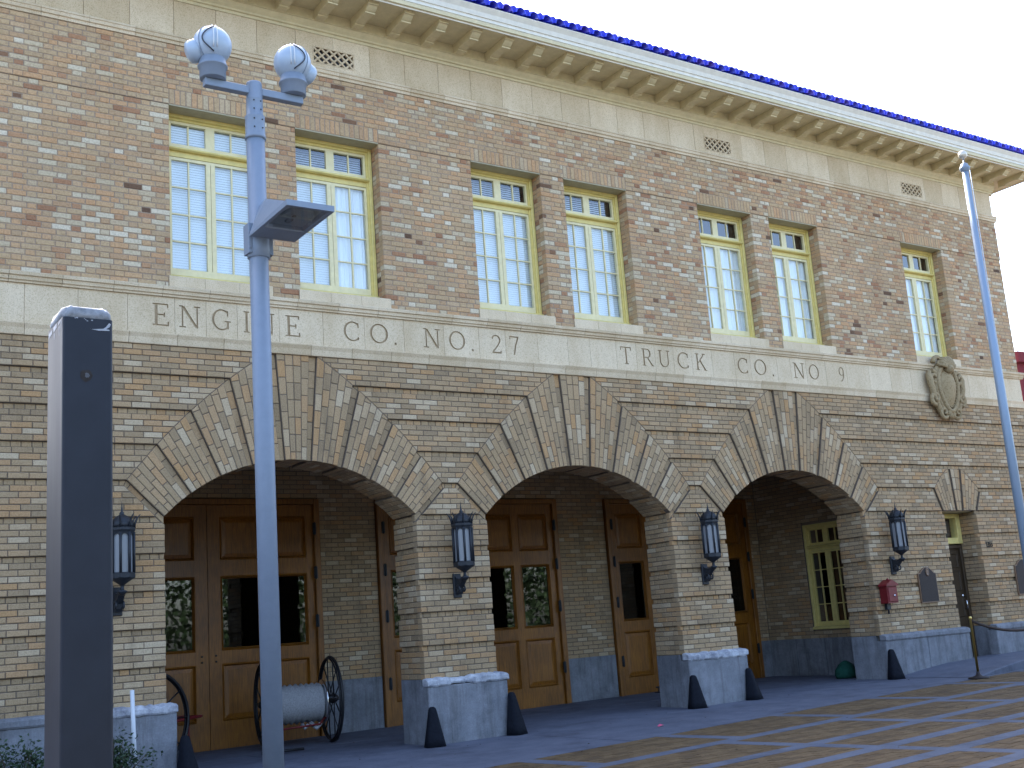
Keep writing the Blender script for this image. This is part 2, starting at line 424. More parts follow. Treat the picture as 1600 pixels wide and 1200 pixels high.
PIERS = [(XL, ARCH[0]-HALF, None, ARCH[0]), (ARCH[0]+HALF, ARCH[1]-HALF, ARCH[0], ARCH[1]), (ARCH[1]+HALF, ARCH[2]-HALF, ARCH[1], ARCH[2]), (ARCH[2]+HALF, DOORX-DW, ARCH[2], None), (DOORX+DW, XR, None, None)]
ca, sa = math.cos(26*DEL), math.sin(26*DEL)
for k in range(27, 62):
    rec = REC if k % 6 == 2 else 0
    for (x0, x1, cl, cr) in PIERS:
        P = [(x0, zk(k+1)), (x1, zk(k+1)), (x1, zk(k)), (x0, zk(k))]
        if k <= 34:
            if cl is not None: P = [(x0-1, P[0][1]), P[1], P[2], (x0-1, P[3][1])]; P = clip(P, -ca, sa, -(cl*ca-ZC*sa+H)); P = clip(P, -1, 0, -x0)
            if cr is not None:
                P = [P[0], (x1+1, zk(k+1)), (x1+1, zk(k)), P[-1]] if len(P) == 4 else ccw([q if q[0] < x1-.01 else (x1+1, q[1]) for q in P])
                P = clip(P, ca, sa, cr*ca+ZC*sa-H); P = clip(P, 1, 0, x1)
            if k <= 31 and cr is None and cl is not None: P = clip(P+[], 1, 0, dk(27, -1)[0]+.0) if False else clip([(q if q[0] < x1-.01 else (x1+.4, q[1])) for q in P], (zk(27)-ZD), -(dk(27, -1)[0]-(DOORX-.516)), (zk(27)-ZD)*(DOORX-.516)-(dk(27, -1)[0]-(DOORX-.516))*ZD)
            if k <= 31 and cl is None and x0 > 18: P = clip([(q if q[0] > x0+.01 else (x0-.4, q[1])) for q in P], -(zk(27)-ZD), (dk(27, 1)[0]-(DOORX+.516)), -(zk(27)-ZD)*(DOORX+.516)+(dk(27, 1)[0]-(DOORX+.516))*ZD)
        P = ccw(P) if len(P) > 2 else P
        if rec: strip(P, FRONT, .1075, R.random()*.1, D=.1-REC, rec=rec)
        else: strip(P, FRONT, .212, .106*(k % 2)+R.uniform(-.012, .012))
# jamb faces of piers (brick skins 50 mm thick), y from .1 to .62
JD = .62
for (x, sg) in [(ARCH[0]-HALF, 1), (ARCH[0]+HALF, -1), (ARCH[1]-HALF, 1), (ARCH[1]+HALF, -1), (ARCH[2]-HALF, 1), (ARCH[2]+HALF, -1), (DOORX-DW, 1), (DOORX+DW, -1)]:
    fr = FR((x, 0, 0), (0,1,0), (0,0,1), (sg,0,0)); y1 = JD if x < 17 else .42
    for k in range(32, 62):
        rec = REC if k % 6 == 2 else 0
        P = [(.1, zk(k+1)), (y1, zk(k+1)), (y1, zk(k)), (.1, zk(k))]
        strip(P, fr, .1075 if rec else .212, .1+.106*(k % 2), D=.05-(REC-.005 if rec else 0), rec=(REC-.005 if rec else 0))
# arch soffits
for c in ARCH:
    for sg in (1, -1):
        for j in range(0, 26):
            am = (j+.5)*DEL*sg; rec = .03 if j in (2, 8, 14, 20) else 0
            u = Vector((math.sin(am), 0, math.cos(am))); w = DEL*RA/2
            fr = FR(Vector((c, 0, ZC))+u*RA, (0,1,0), (math.cos(am), 0, -math.sin(am)), -u)
            ys = splits(.1, JD, .212, .1+.106*(j % 2), .06)
            for i in range(len(ys)-1): cell([(ys[i], -w), (ys[i+1], -w), (ys[i+1], w), (ys[i], w)], fr, D=.05-rec*.9, rec=rec)
# vestibule back wall and right end wall
YB = 3.35
GD = [(3.98, 7.42), (8.38, 11.82), (12.87, 16.31)]; ZDT = 3.63
BACK = FR((0, YB, 0), (1,0,0), (0,0,1), (0,-1,0)); SIDE = FR((16.6, 0, 0), (0,1,0), (0,0,1), (-1,0,0))
WV = (1.28, 2.24, 1.11, 3.0)
k = 0; z = .95
while z < 4.3:
    z1 = z+.0675
    iv = [(2.2, 16.6)]
    if z < ZDT: iv = [(2.2, 3.98), (7.42, 8.38), (11.82, 12.87), (16.31, 16.6)]
    for a, b in iv: strip([(a, z), (b, z), (b, min(z1, 4.3)), (a, min(z1, 4.3))], BACK, .212, .106*(k % 2), D=.05)
    iv = [(JD, YB)] if (z1 < WV[2] or z > WV[3]) else [(JD, WV[0]), (WV[1], YB)]
    for a, b in iv: strip([(a, z), (b, z), (b, min(z1, 4.3)), (a, min(z1, 4.3))], SIDE, .212, .106*(k % 2), D=.05)
    z = z1; k += 1
# --- upper storey
WIN = [4.16, 5.78, 8.41, 10.02, 12.67, 14.275, 17.685]; WW = 1.185; WZ0, WZ1 = 5.83, 7.95; UZ0, UZ1 = 5.655, 8.737
sillx = [(x-.02, x+WW+.07) for x in WIN]
UP = FR((0, -.012, 0), (1,0,0), (0,0,1), (0,-1,0))
hr = (WZ1-UZ0)/34
def flem(z0, z1, iv, fr, off, D, joint, md):
    for a, b in iv:
        xs = [a]; u = .315; x = off+math.floor((a-off)/u)*u
        cand = []
        while x < b: cand += [x, x+.208]; x += u
        xs += [q for q in cand if a+.04 < q < b-.04]+[b]
        for i in range(len(xs)-1):
            if xs[i+1]-xs[i] > .2 and R.random() < .06:
                mid = (xs[i]+xs[i+1])/2
                cell([(xs[i], z0), (mid, z0), (mid, z1), (xs[i], z1)], fr, D, 'brick_mixed', 0, joint, 'mortar_upper', md); cell([(mid, z0), (xs[i+1], z0), (xs[i+1], z1), (mid, z1)], fr, D, 'brick_mixed', 0, joint, 'mortar_upper', md)
            else: cell([(xs[i], z0), (xs[i+1], z0), (xs[i+1], z1), (xs[i], z1)], fr, D, 'brick_mixed', 0, joint, 'mortar_upper', md)
def minus(a, b, holes):
    out = [(a, b)]
    for h0, h1 in holes:
        nx = []
        for p, q in out:
            if h1 <= p or h0 >= q: nx.append((p, q)); continue
            if h0 > p: nx.append((p, h0))
            if h1 < q: nx.append((h1, q))
        out = nx
    return [(p, q) for p, q in out if q-p > .03]
for i in range(34):
    z0 = UZ0+i*hr; z1 = z0+hr
    holes = [(x, x+WW) for x in WIN] if z1 > WZ0+.005 else sillx
    flem(z0, z1, minus(XL, XR, holes), FRONT, .157*(i % 2)+R.uniform(-.01, .01), .1, .0035, .006)
h2 = (UZ1-WZ1)/12
for i in range(12):
    z0 = WZ1+i*h2; z1 = z0+h2
    flem(z0, z1, minus(XL, XR+.012, [(x, x+WW) for x in WIN] if i < 3 else []), UP, .157*(i % 2)+R.uniform(-.01, .01), .112, .0035, .006)
for x in WIN:
    nb = 17; w = WW/nb
    for i in range(nb): cell([(x+i*w, WZ1+.002), (x+(i+1)*w, WZ1+.002), (x+(i+1)*w, WZ1+3*h2), (x+i*w, WZ1+3*h2)], UP, .112, 'brick_mixed', 0, .0035, 'mortar_upper', .006, R.choice([.5, .55, .6, .62, .66, .7, .78, .3, .4]))
    for xx, sg in ((x, 1), (x+WW, -1)):
        fr = FR((xx, 0, 0), (0,1,0), (0,0,1), (sg,0,0))
        for i in range(2, 34):
            z0 = max(WZ0, UZ0+i*hr); z1 = UZ0+(i+1)*hr
            if z1-z0 > .02: flem(z0, z1, [(.1, .21)], fr, .05*(i % 2), .05, .0035, .006)
# right side return of the wall (corner)
RS = FR((XR, 0, 0), (0,1,0), (0,0,1), (1,0,0))
for k in range(3, 62): strip([(.1, zk(k+1)), (3.0, zk(k+1)), (3.0, zk(k)), (.1, zk(k))], RS, .212, .106*(k % 2), D=.05, rec=.03 if k % 6 == 2 else 0)
for i in range(34): flem(UZ0+i*hr, UZ0+(i+1)*hr, [(.1, 3.0)], RS, .157*(i % 2), .05, .0035, .006)
for i in range(12): flem(WZ1+i*h2, WZ1+(i+1)*h2, [(.1, 3.0)], RS, .157*(i % 2), .05, .0035, .006)

def proj(q):
    d = q-CAMLOC; z = d.dot(fw); k = 1831.81/z
    return 800+k*d.dot(rt), 600-k*d.dot(up), z
EDGE = [(ARCH[0]-HALF, 1), (ARCH[0]+HALF, -1), (ARCH[1]-HALF, 1), (ARCH[1]+HALF, -1), (ARCH[2]-HALF, 1), (ARCH[2]+HALF, -1), (DOORX-DW, 1), (DOORX+DW, -1)]
UEDGE = [(x, 1) for x in WIN]+[(x+WW, -1) for x in WIN]
def edge_out(q, g):
    x, z = q; d = g+.0012
    if z < 3.06:
        for e, sg in EDGE:
            if abs(x-e) < 1e-4: return (x+sg*d, z)
    if z > UZ0:
        for e, sg in UEDGE:
            if abs(x-e) < 1e-4 and z <= WZ1+.003: return (x+sg*d, z)
    if abs(x-XR) < .02: return (x+d, z)
    if 2.95 < z < 3.7:
        for c in ARCH:
            r = math.hypot(x-c, z-ZC)
            if abs(r-RA) < 2e-3: f = 1-d/r; return (c+(x-c)*f, ZC+(z-ZC)*f)
    return q
def build_bricks():
    cand = []
    for i, c in enumerate(CELLS):
        P, fr = c[0], c[1]
        if fr.n.dot(CAMLOC-fr.p(P[0], 0)) <= 0: continue
        pr = [proj(fr.p(q, 0)) for q in P]
        xs = [q[0] for q in pr]; ys = [q[1] for q in pr]
        if min(xs) < 2 or max(xs) > 1598 or min(ys) < 2 or max(ys) > 1198: continue
        cx, cy = sum(xs)/len(xs), sum(ys)/len(ys)
        if (68 < cx < 190 and cy > 455) or (375 < cx < 448 and cy > 120): continue
        A = abs(area(pr_ := [(q[0], q[1]) for q in pr])); cand.append((A, i))
    cand.sort(reverse=True); top = {i for _, i in cand[:300]}
    stuff = {}; mort = {}; cache = {}
    for i, (P, fr, D, mat, t, rec, g, mm, md) in enumerate(CELLS):
        mb = mort.setdefault(mm, MB())
        n = len(P); A = [fr.p(q, -rec-md) for q in P]; B = [fr.p(q, -rec-D) for q in P]
        mb.poly(A+B, [tuple(range(n))]+[(k, k+n, (k+1) % n+n, (k+1) % n) for k in range(n)])
        Q = inset([edge_out(q, g) for q in P] if fr is FRONT or fr is UP else P, g+R.uniform(-.0008, .0012))
        if len(Q) < 3 or abs(area(Q)) < .0003: continue
        ch = .0045 if mat == 'brick_buff' else .006
        Q2 = inset(Q, ch)
        jt = R.uniform(-.0025, .0025) if mat == 'brick_buff' else R.uniform(-.005, .003)
        if len(Q2) != len(Q): Q2 = None
        def geo(org):
            b = MB(); n = len(Q)
            O = [fr.p(q, -rec-(ch if Q2 else 0)+jt)-org for q in Q]; Bk = [fr.p(q, -rec-D)-org for q in Q]
            sides = [(k, n+k, n+(k+1) % n, (k+1) % n) for k in range(n)]
            if Q2:
                I = [fr.p(q, -rec+jt)-org for q in Q2]
                b.poly(O+Bk+I, sides+[(k, (k+1) % n, 2*n+(k+1) % n, 2*n+k) for k in range(n)]+[tuple(range(2*n, 3*n))])
            else: b.poly(O+Bk, sides+[tuple(range(n))])
            return b
        if i in top:
            cx = sum(q[0] for q in Q)/len(Q); cz = sum(q[1] for q in Q)/len(Q); org = fr.p((cx, cz), -rec)
            xs = [q[0] for q in Q]; zs = [q[1] for q in Q]
            rect = len(Q) == 4 and abs(abs(area(Q))-(max(xs)-min(xs))*(max(zs)-min(zs))) < 1e-5
            if rect:
                key = (mat, round(max(xs)-min(xs), 2), round(max(zs)-min(zs), 2), tuple(fr.n))
                if key not in cache: cache[key] = geo(org).mesh('brick', [mat])
                me = cache[key]
            else: me = geo(org).mesh('brick', [mat])
            inst('brick', me, org, ST, tn=t)
        else:
            b = geo(Vector((0,0,0))); s = stuff.setdefault(mat, MB())
            base = len(s.v); s.v += b.v; s.f += [[base+q for q in f] for f in b.f]
            s.mi += b.mi; s.sm += b.sm; s.tn += [t]*len(b.f)
    for mat, s in stuff.items(): obj('brickwork', s, [mat], ST, 'stuff')
    for mm, s in mort.items(): obj('mortar_bed', s, [mm], ST, 'stuff')
build_bricks()

# --- solid core of the walls (behind the brick skins)
b = MB()
def core(x0, x1, z0, z1, y0=.098, y1=JD): b.box(x0, x1, y0, y1, z0, z1)
for (x0, x1, cl, cr) in PIERS:
    a = x0+(.048 if x0 > 0 else 0); e = x1-(.048 if x1 < 20 else 0.048)
    core(a, e, .0, 3.0)
def spandrel(c):
    n = 24; pts = []
    for i in range(n+1):
        t = -math.asin(min(1, (HALF+.048)/(RA+.048)))+i/n*2*math.asin((HALF+.048)/(RA+.048))
        pts.append((c+(RA+.048)*math.sin(t), ZC+(RA+.048)*math.cos(t)))
    for i in range(n):
        p, q = pts[i], pts[i+1]
        b.extrude([(p[0], 0, p[1]), (q[0], 0, q[1]), (q[0], 0, ZT), (p[0], 0, ZT)], (0, .098, 0), (0, JD, 0), cap=True)
for c in ARCH: spandrel(c)
for (x0, x1, cl, cr) in PIERS:
    a = x0+(.0 if x0 < 0 else -.0); 
    core(max(x0, XL)+(.048 if x0 > 0 else 0), min(x1, XR)-.048, 3.0, ZT)
core(DOORX-DW-.06, DOORX+DW+.06, 3.0, ZT)
core(XL, XR-.048, ZT, UZ0+.02, .098, .6)
ws = sorted(WIN); xs = [XL]+[q for x in ws for q in (x-.048, x+WW+.048)]+[XR-.048]
for i in range(0, len(xs), 2): core(xs[i], xs[i+1], UZ0, WZ1, .098, .45)
for x in ws: core(x-.05, x+WW+.05, UZ0, WZ0-.03, .098, .45)
core(XL, XR-.048, WZ1+.03, 9.7, .098, .45)
b.box(XR-.4, XR-.05, .45, 12, 0, 9.7); b.box(XL, XL+.3, .45, 12, 0, 9.7); b.box(XL, XR-.05, 11.7, 12, 0, 9.7)
b.box(XR-.04, XR-.002, 3.0, 12, 0, 8.737)
obj('wall', b, 'wall_core', ST)
b = MB()
b.box(XL+.3, XR-.4, .62, 11.7, 4.32, 4.9)                          # vestibule ceiling / upper floor
for (x0, x1) in [(XL+.3, GD[0][0]), (GD[0][1], GD[1][0]), (GD[1][1], GD[2][0]), (GD[2][1], 16.9)]: b.box(x0, x1, YB+.048, YB+.4, 0, 4.32)
for (x0, x1) in GD: b.box(x0, x1, YB+.048, YB+.4, ZDT, 4.32)
b.box(16.648, 17.0, JD, WV[0]-.0, 0, 4.32); b.box(16.648, 17.0, WV[1], YB+.4, 0, 4.32)
b.box(16.648, 17.0, WV[0], WV[1], 0, WV[2]); b.box(16.648, 17.0, WV[0], WV[1], WV[3], 4.32)
b.box(1.9, 2.2, JD, YB+.4, 0, 4.32)
obj('inner_wall', b, 'wall_core', ST)
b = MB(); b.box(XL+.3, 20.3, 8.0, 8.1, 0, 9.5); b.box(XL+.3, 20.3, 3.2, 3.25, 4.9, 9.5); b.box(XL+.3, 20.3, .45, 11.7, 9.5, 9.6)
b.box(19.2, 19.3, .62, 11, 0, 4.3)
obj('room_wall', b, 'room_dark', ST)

# --- concrete bases and caps
def pbase(x0, x1, ztop, proud=.09):
    g = ground((x0+x1)/2); b = MB(); b.bbox(x0, x1, -proud, .1, g-.15, ztop-.10, .012); return obj('pier_base', b, 'base_concrete', ST)
def jamb_base(x0, x1, y0, y1): b = MB(); b.box(x0, x1, y0, y1, 0, .972); obj('base_block', b, 'base_concrete', ST)
CAPZ = .99
def cap(x0, x1, rough, proud=.11, seed=1, gap=None):
    rr = random.Random(seed); n = max(8, int((x1-x0)/.045)); b = MB(); prev = None; rings = []
    for i in range(n+1):
        x = x0+(x1-x0)*i/n; j = lambda a: rr.uniform(-a, a)*rough
        e = .012 if i in (0, n) else 0
        dn = 0
        if gap and gap[0] < (x-x0)/(x1-x0) < gap[1]: dn = .035
        y = -proud+j(.012)+dn*1.2; zt = CAPZ+j(.008)-dn*.5; zb = CAPZ-.105+j(.01)+dn*.4
        rings.append([(x, .02, zb+e), (x, y+.012, zb+e), (x, y, zb+.02), (x, y+.002, zt-.035+j(.006)), (x, y+.03, zt-.008-e), (x, y+.06, zt-e), (x, .02, zt+.004-e)])
    m = len(rings[0]); pts = [q for rg in rings for q in rg]
    F = [(i*m+k, i*m+(k+1) % m, (i+1)*m+(k+1) % m, (i+1)*m+k) for i in range(n) for k in range(m)]
    F += [tuple(range(m)), tuple(n*m+k for k in range(m))[::-1]]
    b.poly(pts, F, 0, False); return obj('base_cap', b, 'cap_plaster' if rough > .3 else 'base_concrete', ST)
for (x0, x1, rg, sd, gp) in [(XL, 1.55, .15, 1, None), (1.56, 2.95, .2, 2, None), (2.96, 4.14, 1, 3, (.3, .45)), (7.215, 8.375, 1.0, 4, (.28, .52)), (11.445, 12.60, 1.0, 5, None), (15.70, 16.75, .28, 6, None), (16.76, 17.90, .22, 7, None), (18.66, 19.8, .3, 8, None), (19.81, 20.82, .3, 9, None)]:
    cap(x0-.01, x1+.01, rg, .11, sd, gp); pbase(x0, x1, CAPZ)
for c in ARCH:
    jamb_base(c-HALF-.2, c-HALF-.001, .1, JD); jamb_base(c+HALF+.001, c+HALF+.2, .1, JD)
jamb_base(DOORX-DW-.2, DOORX-DW-.002, .1, .42); jamb_base(DOORX+DW+.002, DOORX+DW+.2, .1, .42)
for x0, x1 in [(2.2, 3.97), (7.43, 8.37), (11.83, 12.86), (16.32, 16.59)]: b = MB(); b.box(x0, x1, YB-.012, YB+.05, 0, .955); obj('base_block', b, 'base_concrete', ST)
for y0, y1 in [(JD, 1.985), (2.0, 2.68), (2.695, YB-.013)]: b = MB(); b.box(16.588, 16.65, y0, y1, 0, .955); obj('base_block', b, 'base_concrete', ST)

# --- stone belt course with carved lettering
def pieces(name, prof, x0, x1, L, off, mats, gap=.004, lip=True):
    # prof: (y,z) closed profile; equal pieces share one mesh
    me = None; x = x0+off-L
    while x < x1:
        a, e = max(x, x0), min(x+L, x1)
        if e-a > .02:
            if abs(e-a-L) < 1e-6:
                if me is None:
                    b = MB(); b.extrude([(gap/2, y, z) for y, z in prof], (0,0,0), (L-gap, 0, 0)); me = b.mesh(name, mats, (0,0,prof[0][1]))
                inst(name, me, (a, 0, prof[0][1]), ST, tn=R.random())
            else:
                b = MB(); b.extrude([(a+gap/2, y, z) for y, z in prof], (0,0,0), (e-a-gap, 0, 0)); obj(name, b, mats, ST, tn=R.random())
        x += L
pieces('belt_moulding', [(.1, 4.957), (-.018, 4.957), (-.022, 4.968), (-.03, 5.03), (-.05, 5.075), (-.05, 5.085), (.1, 5.085)][::-1], XL, XR+.05, .553, .29, ['terracotta'], .005)
pieces('belt_moulding', [(.1, 5.533), (-.03, 5.533), (-.032, 5.555), (-.05, 5.562), (-.055, 5.60), (-.075, 5.607), (-.08, 5.64), (-.06, 5.653), (.1, 5.653)][::-1], XL, XR+.08, .553, .12, ['terracotta'], .005)
pieces('frieze_moulding', [(.1, 8.74), (-.022, 8.74), (-.028, 8.775), (-.045, 8.782), (-.05, 8.82), (-.06, 8.826), (-.05, 8.85), (-.02, 8.87), (.1, 8.87)][::-1], XL, XR+.06, .533, .03, ['terracotta'], .004)
VENT = [(6.07, 6.67), (12.98, 13.58), (17.94, 18.55)]; VZ = (8.925, 9.165)
x = XL; joints = [XL]; q = 3.70-.5335*12
while q < XR: 
    if q > XL+.05: joints.append(q)
    q += .5335
joints.append(XR)
for a, e in zip(joints[:-1], joints[1:]):
    vv = [v for v in VENT if v[0] < e and v[1] > a]
    b = MB(); a1, e1 = a+.002, e-.002
    if not vv: b.bbox(a1, e1, -.004, .1, 8.872, 9.336, .003)
    else:
        v = vv[0]; b.box(a1, e1, -.004, .1, 8.872, VZ[0]); b.box(a1, e1, -.004, .1, VZ[1], 9.336)
        if v[0] > a1: b.box(a1, v[0], -.004, .1, VZ[0], VZ[1])
        if v[1] < e1: b.box(v[1], e1, -.004, .1, VZ[0], VZ[1])
    obj('frieze_stone', b, 'terracotta', ST, tn=R.random())
for v0, v1 in VENT:                                               # pierced vent grilles
    b = MB(); w = v1-v0; hh = VZ[1]-VZ[0]; t = .012
    b.box(v0, v1, -.008, .03, VZ[0], VZ[0]+.014); b.box(v0, v1, -.008, .03, VZ[1]-.014, VZ[1]); b.box(v0, v0+.014, -.008, .03, VZ[0]+.014, VZ[1]-.014); b.box(v1-.014, v1, -.008, .03, VZ[0]+.014, VZ[1]-.014)
    nc = 5; cw = (w-.028)/nc; rows = 2; rh = (hh-.028)/rows
    for i in range(nc):
        for j in range(rows):
            cx, cz = v0+.014+cw*(i+.5), VZ[0]+.014+rh*(j+.5)
            for s1, s2 in ((1, 1), (1, -1)):
                p0 = Vector((cx-cw/2*s1, 0, cz-rh/2*s2)); p1 = Vector((cx+cw/2*s1, 0, cz+rh/2*s2)); d = (p1-p0).normalized(); nn = Vector((-d.z, 0, d.x))*t
                pr = [p0+nn, p0-nn, p1-nn, p1+nn]
                yo = .001*s2
                b.extrude(pr, (0, -.004+yo, 0), (0, .02, 0))
            b.lathe([(t*2.0, -.007), (t*2.0, .02)], (cx, 0, cz), 8, 'y')
    g = obj('vent_grille', b, 'terracotta', ST, tn=.2)
    b = MB(); b.box(v0-.01, v1+.01, .07, .098, VZ[0]-.01, VZ[1]+.01); obj('vent_back', b, 'black_wood', g)  # black sheet painting the shade seen through the grille openings

# letters: each is a list of convex 2D polygons in a box of width w, height 1
def thick(pts, wd, taper=None):
    out = []
    for i in range(len(pts)-1):
        (x0, y0), (x1, y1) = pts[i], pts[i+1]; d = math.hypot(x1-x0, y1-y0)
        w0 = wd[i] if isinstance(wd, list) else wd; w1 = wd[i+1] if isinstance(wd, list) else wd
        def nrm(k):
            a = pts[max(k-1, 0)]; c = pts[min(k+1, len(pts)-1)]; L = math.hypot(c[0]-a[0], c[1]-a[1]); return (-(c[1]-a[1])/L, (c[0]-a[0])/L)
        n0, n1 = nrm(i), nrm(i+1)
        out.append([(x0+n0[0]*w0/2, y0+n0[1]*w0/2), (x0-n0[0]*w0/2, y0-n0[1]*w0/2), (x1-n1[0]*w1/2, y1-n1[1]*w1/2), (x1+n1[0]*w1/2, y1+n1[1]*w1/2)])
    return out
def rect(x0, x1, y0, y1): return [(x0, y0), (x1, y0), (x1, y1), (x0, y1)]
def arc(cx, cy, rx, ry, a0, a1, wt, wn, n=16):
    pts = []; ws = []
    for i in range(n+1):
        t = rad(a0+(a1-a0)*i/n); pts.append((cx+rx*math.cos(t), cy+ry*math.sin(t))); ws.append(wn+(wt-wn)*abs(math.cos(t))**1.3)
    return thick(pts, ws)
T, N_ = .105, .06
def serif(cx, y, s=1, w=.26): return rect(cx-w/2, cx+w/2, y if s > 0 else y-.055, y+.055 if s > 0 else y)
def stem(x, t=T): return [rect(x-t/2, x+t/2, .055, .945), serif(x, 0, 1), serif(x, 1, -1)]
def glyph(c):
    if c == 'I': return .26, stem(.13)
    if c == 'E': return .62, stem(.14)+[rect(.193, .6, .945, 1), rect(.193, .62, 0, .055), rect(.193, .47, .47, .53), rect(.545, .6, .83, .945), rect(.565, .62, .055, .19), rect(.42, .47, .40, .47), rect(.42, .47, .53, .60)]
    if c == 'N': return .86, [rect(.10, .16, .055, 1), serif(.13, 0, 1), rect(.70, .76, 0, .945), serif(.73, 1, -1)]+thick([(.16, .96), (.70, .03)], T)+[rect(.0, .10, .945, 1)]
    if c == 'O': return .94, arc(.47, .5, .40, .46, 0, 360, T, N_, 26)
    if c == 'C': return .80, arc(.45, .5, .40, .46, 42, 318, T, N_, 22)+[rect(.70, .76, .68, .93), rect(.70, .75, .08, .24)]
    if c == 'G': return .88, arc(.45, .5, .40, .46, 42, 310, T, N_, 22)+[rect(.70, .76, .68, .93), rect(.68, .78, .08, .40), rect(.58, .88, .40, .455)]
    if c == 'T': return .72, [rect(.31, .41, .055, .945), serif(.36, 0, 1), rect(0, .72, .945, 1), rect(0, .05, .80, .945), rect(.67, .72, .80, .945)]
    if c == 'R': return .80, stem(.14)+[rect(.193, .40, .945, 1), rect(.193, .40, .46, .515)]+arc(.40, .73, .19, .243, -90, 90, T, N_, 12)+thick([(.40, .46), (.70, .03)], .09)+[rect(.62, .82, 0, .045)]
    if c == 'U': return .82, [rect(.09, .19, .34, .945), serif(.14, 1, -1), rect(.66, .72, .34, .945), serif(.69, 1, -1)]+arc(.415, .34, .275, .31, 180, 360, .09, N_, 14)
    if c == 'K': return .84, stem(.14)+thick([(.19, .42), (.64, .96)], N_)+thick([(.33, .60), (.70, .03)], T)+[rect(.52, .78, .955, 1), rect(.60, .84, 0, .045)]
    if c == '.': return .14, [rect(.02, .13, 0, .11)]
    if c == '2': return .58, arc(.28, .72, .21, .235, 165, -25, .09, .06, 14)+thick([(.47, .62), (.36, .42), (.06, .04)], .075)+[rect(.04, .55, 0, .075), rect(.50, .55, .075, .16)]
    if c == '7': return .58, [rect(.03, .57, .93, 1), rect(.03, .075, .83, .93)]+thick([(.53, .94), (.36, .5), (.26, .0)], .085)
    if c == '9': return .58, arc(.29, .69, .205, .265, 0, 360, .09, .055, 20)+thick([(.495, .69), (.47, .36), (.34, .12), (.12, .03)], .07)
    if c == '1': return .3, [rect(.12, .2, .0, 1)]+thick([(.02, .83), (.15, .98)], .07)+[rect(.02, .3, 0, .05)]
    if c == '3': return .5, arc(.23, .75, .19, .21, 150, -80, .09, .06, 14)+arc(.23, .28, .22, .25, 90, -155, .09, .06, 14)
    if c == '5': return .5, [rect(.08, .14, .5, .95), rect(.08, .46, .93, 1)]+arc(.22, .31, .22, .27, 118, -155, .09, .06, 14)
LET = [('E', 3.94, 4.13), ('N', 4.25, 4.50), ('G', 4.64, 4.87), ('I', 5.03, 5.10), ('N', 5.19, 5.42), ('E', 5.56, 5.75), ('C', 6.34, 6.56), ('O', 6.70, 6.97), ('.', 7.05, 7.085),
       ('N', 7.49, 7.74), ('O', 7.87, 8.13), ('.', 8.22, 8.255), ('2', 8.54, 8.71), ('7', 8.84, 9.00), ('T', 10.80, 11.00), ('R', 11.20, 11.42), ('U', 11.52, 11.75), ('C', 11.90, 12.13), ('K', 12.27, 12.50),
       ('C', 13.16, 13.39), ('O', 13.52, 13.80), ('.', 13.92, 13.955), ('N', 14.42, 14.68), ('O', 14.78, 15.03), ('9', 15.51, 15.66)]
bj = [XL, -.95, -.36, .24, .85, 1.45, 2.02, 2.56, 3.12, 3.66, 4.20, 4.57, 4.95, 5.48, 6.06, 6.63, 7.20, 7.80, 8.35, 8.78, 9.32, 9.84, 10.24, 10.72, 11.10, 11.46, 11.83, 12.20, 12.62, 13.10, 13.45, 14.05, 14.36, 14.73, 15.20, 15.72, 16.30, 16.86, 17.42, 17.98, 18.52, 19.08, 19.62, 20.18, XR]
LZ, LH = 5.185, .262
mods = []
for a, e in zip(bj[:-1], bj[1:]):
    b = MB(); b.bbox(a+.0015, e-.0015, -.006, .09, 5.086, 5.532, .002)
    o = obj('belt_panel', b, ['terracotta', 'groove_grime'], ST, tn=R.random()*.6+.4)
    ls = [q for q in LET if q[1] < e and q[2] > a]
    if ls:
        cb = MB(); yj = 0
        for ch, l0, l1 in ls:
            w, polys = glyph(ch); 
            for P in polys:
                yj = (yj+1) % 7
                P = ccw([(l0+(q[0]/w)*(l1-l0), LZ+LH*q[1]) for q in P])
                if abs(area(P)) < 1e-7: continue
                cb.extrude([(q[0], 0, q[1]) for q in P], (0, -.05-.001*yj, 0), (0, .012+.0002*yj, 0), 0)
        co = bpy.data.objects.new('cut', cb.mesh('cut', ['groove_grime'])); COL.objects.link(co)
        md = o.modifiers.new('b', 'BOOLEAN'); md.operation = 'DIFFERENCE'; md.object = co; md.solver = 'EXACT'; md.use_self = True
        try: md.material_mode = 'TRANSFER'
        except Exception: pass
        mods.append((o, co))
if mods:
    bpy.context.view_layer.update(); dg = bpy.context.evaluated_depsgraph_get()
    for o, co in mods:
        me = bpy.data.meshes.new_from_object(o.evaluated_get(dg)); o.modifiers.clear(); o.data = me
    for o, co in mods: bpy.data.objects.remove(co)

# --- eaves
pro = [(.1, 9.338), (-.012, 9.338), (-.018, 9.372), (-.04, 9.378), (-.046, 9.40), (-.075, 9.43), (-.095, 9.468), (-.112, 9.472), (-.112, 9.485), (-.10, 9.49), (-.10, 9.612), (.1, 9.612)]
b = MB(); b.extrude([(XL, y, z) for y, z in pro][::-1], (0,0,0), (XR-XL+.08, 0, 0)); b.box(XR-.04, XR+.10, .1, 11.9, 9.34, 9.612)
obj('bed_moulding', b, 'cream_paint', ST)
b = MB(); b.box(XL, XR+.76, -.76, 12.5, 9.612, 9.66); obj('soffit', b, 'cream_paint', ST)
fp = [(-.715, 9.588), (-.73, 9.588), (-.73, 9.685), (-.745, 9.688), (-.745, 9.735), (-.76, 9.738), (-.775, 9.80), (-.815, 9.862), (-.815, 9.875), (-.66, 9.875), (-.66, 9.665), (-.715, 9.665)]
b = MB(); b.extrude([(XL, y, z) for y, z in fp], (0,0,0), (XR-XL+.715, 0, 0)); o = obj('fascia', b, 'white_paint', ST)
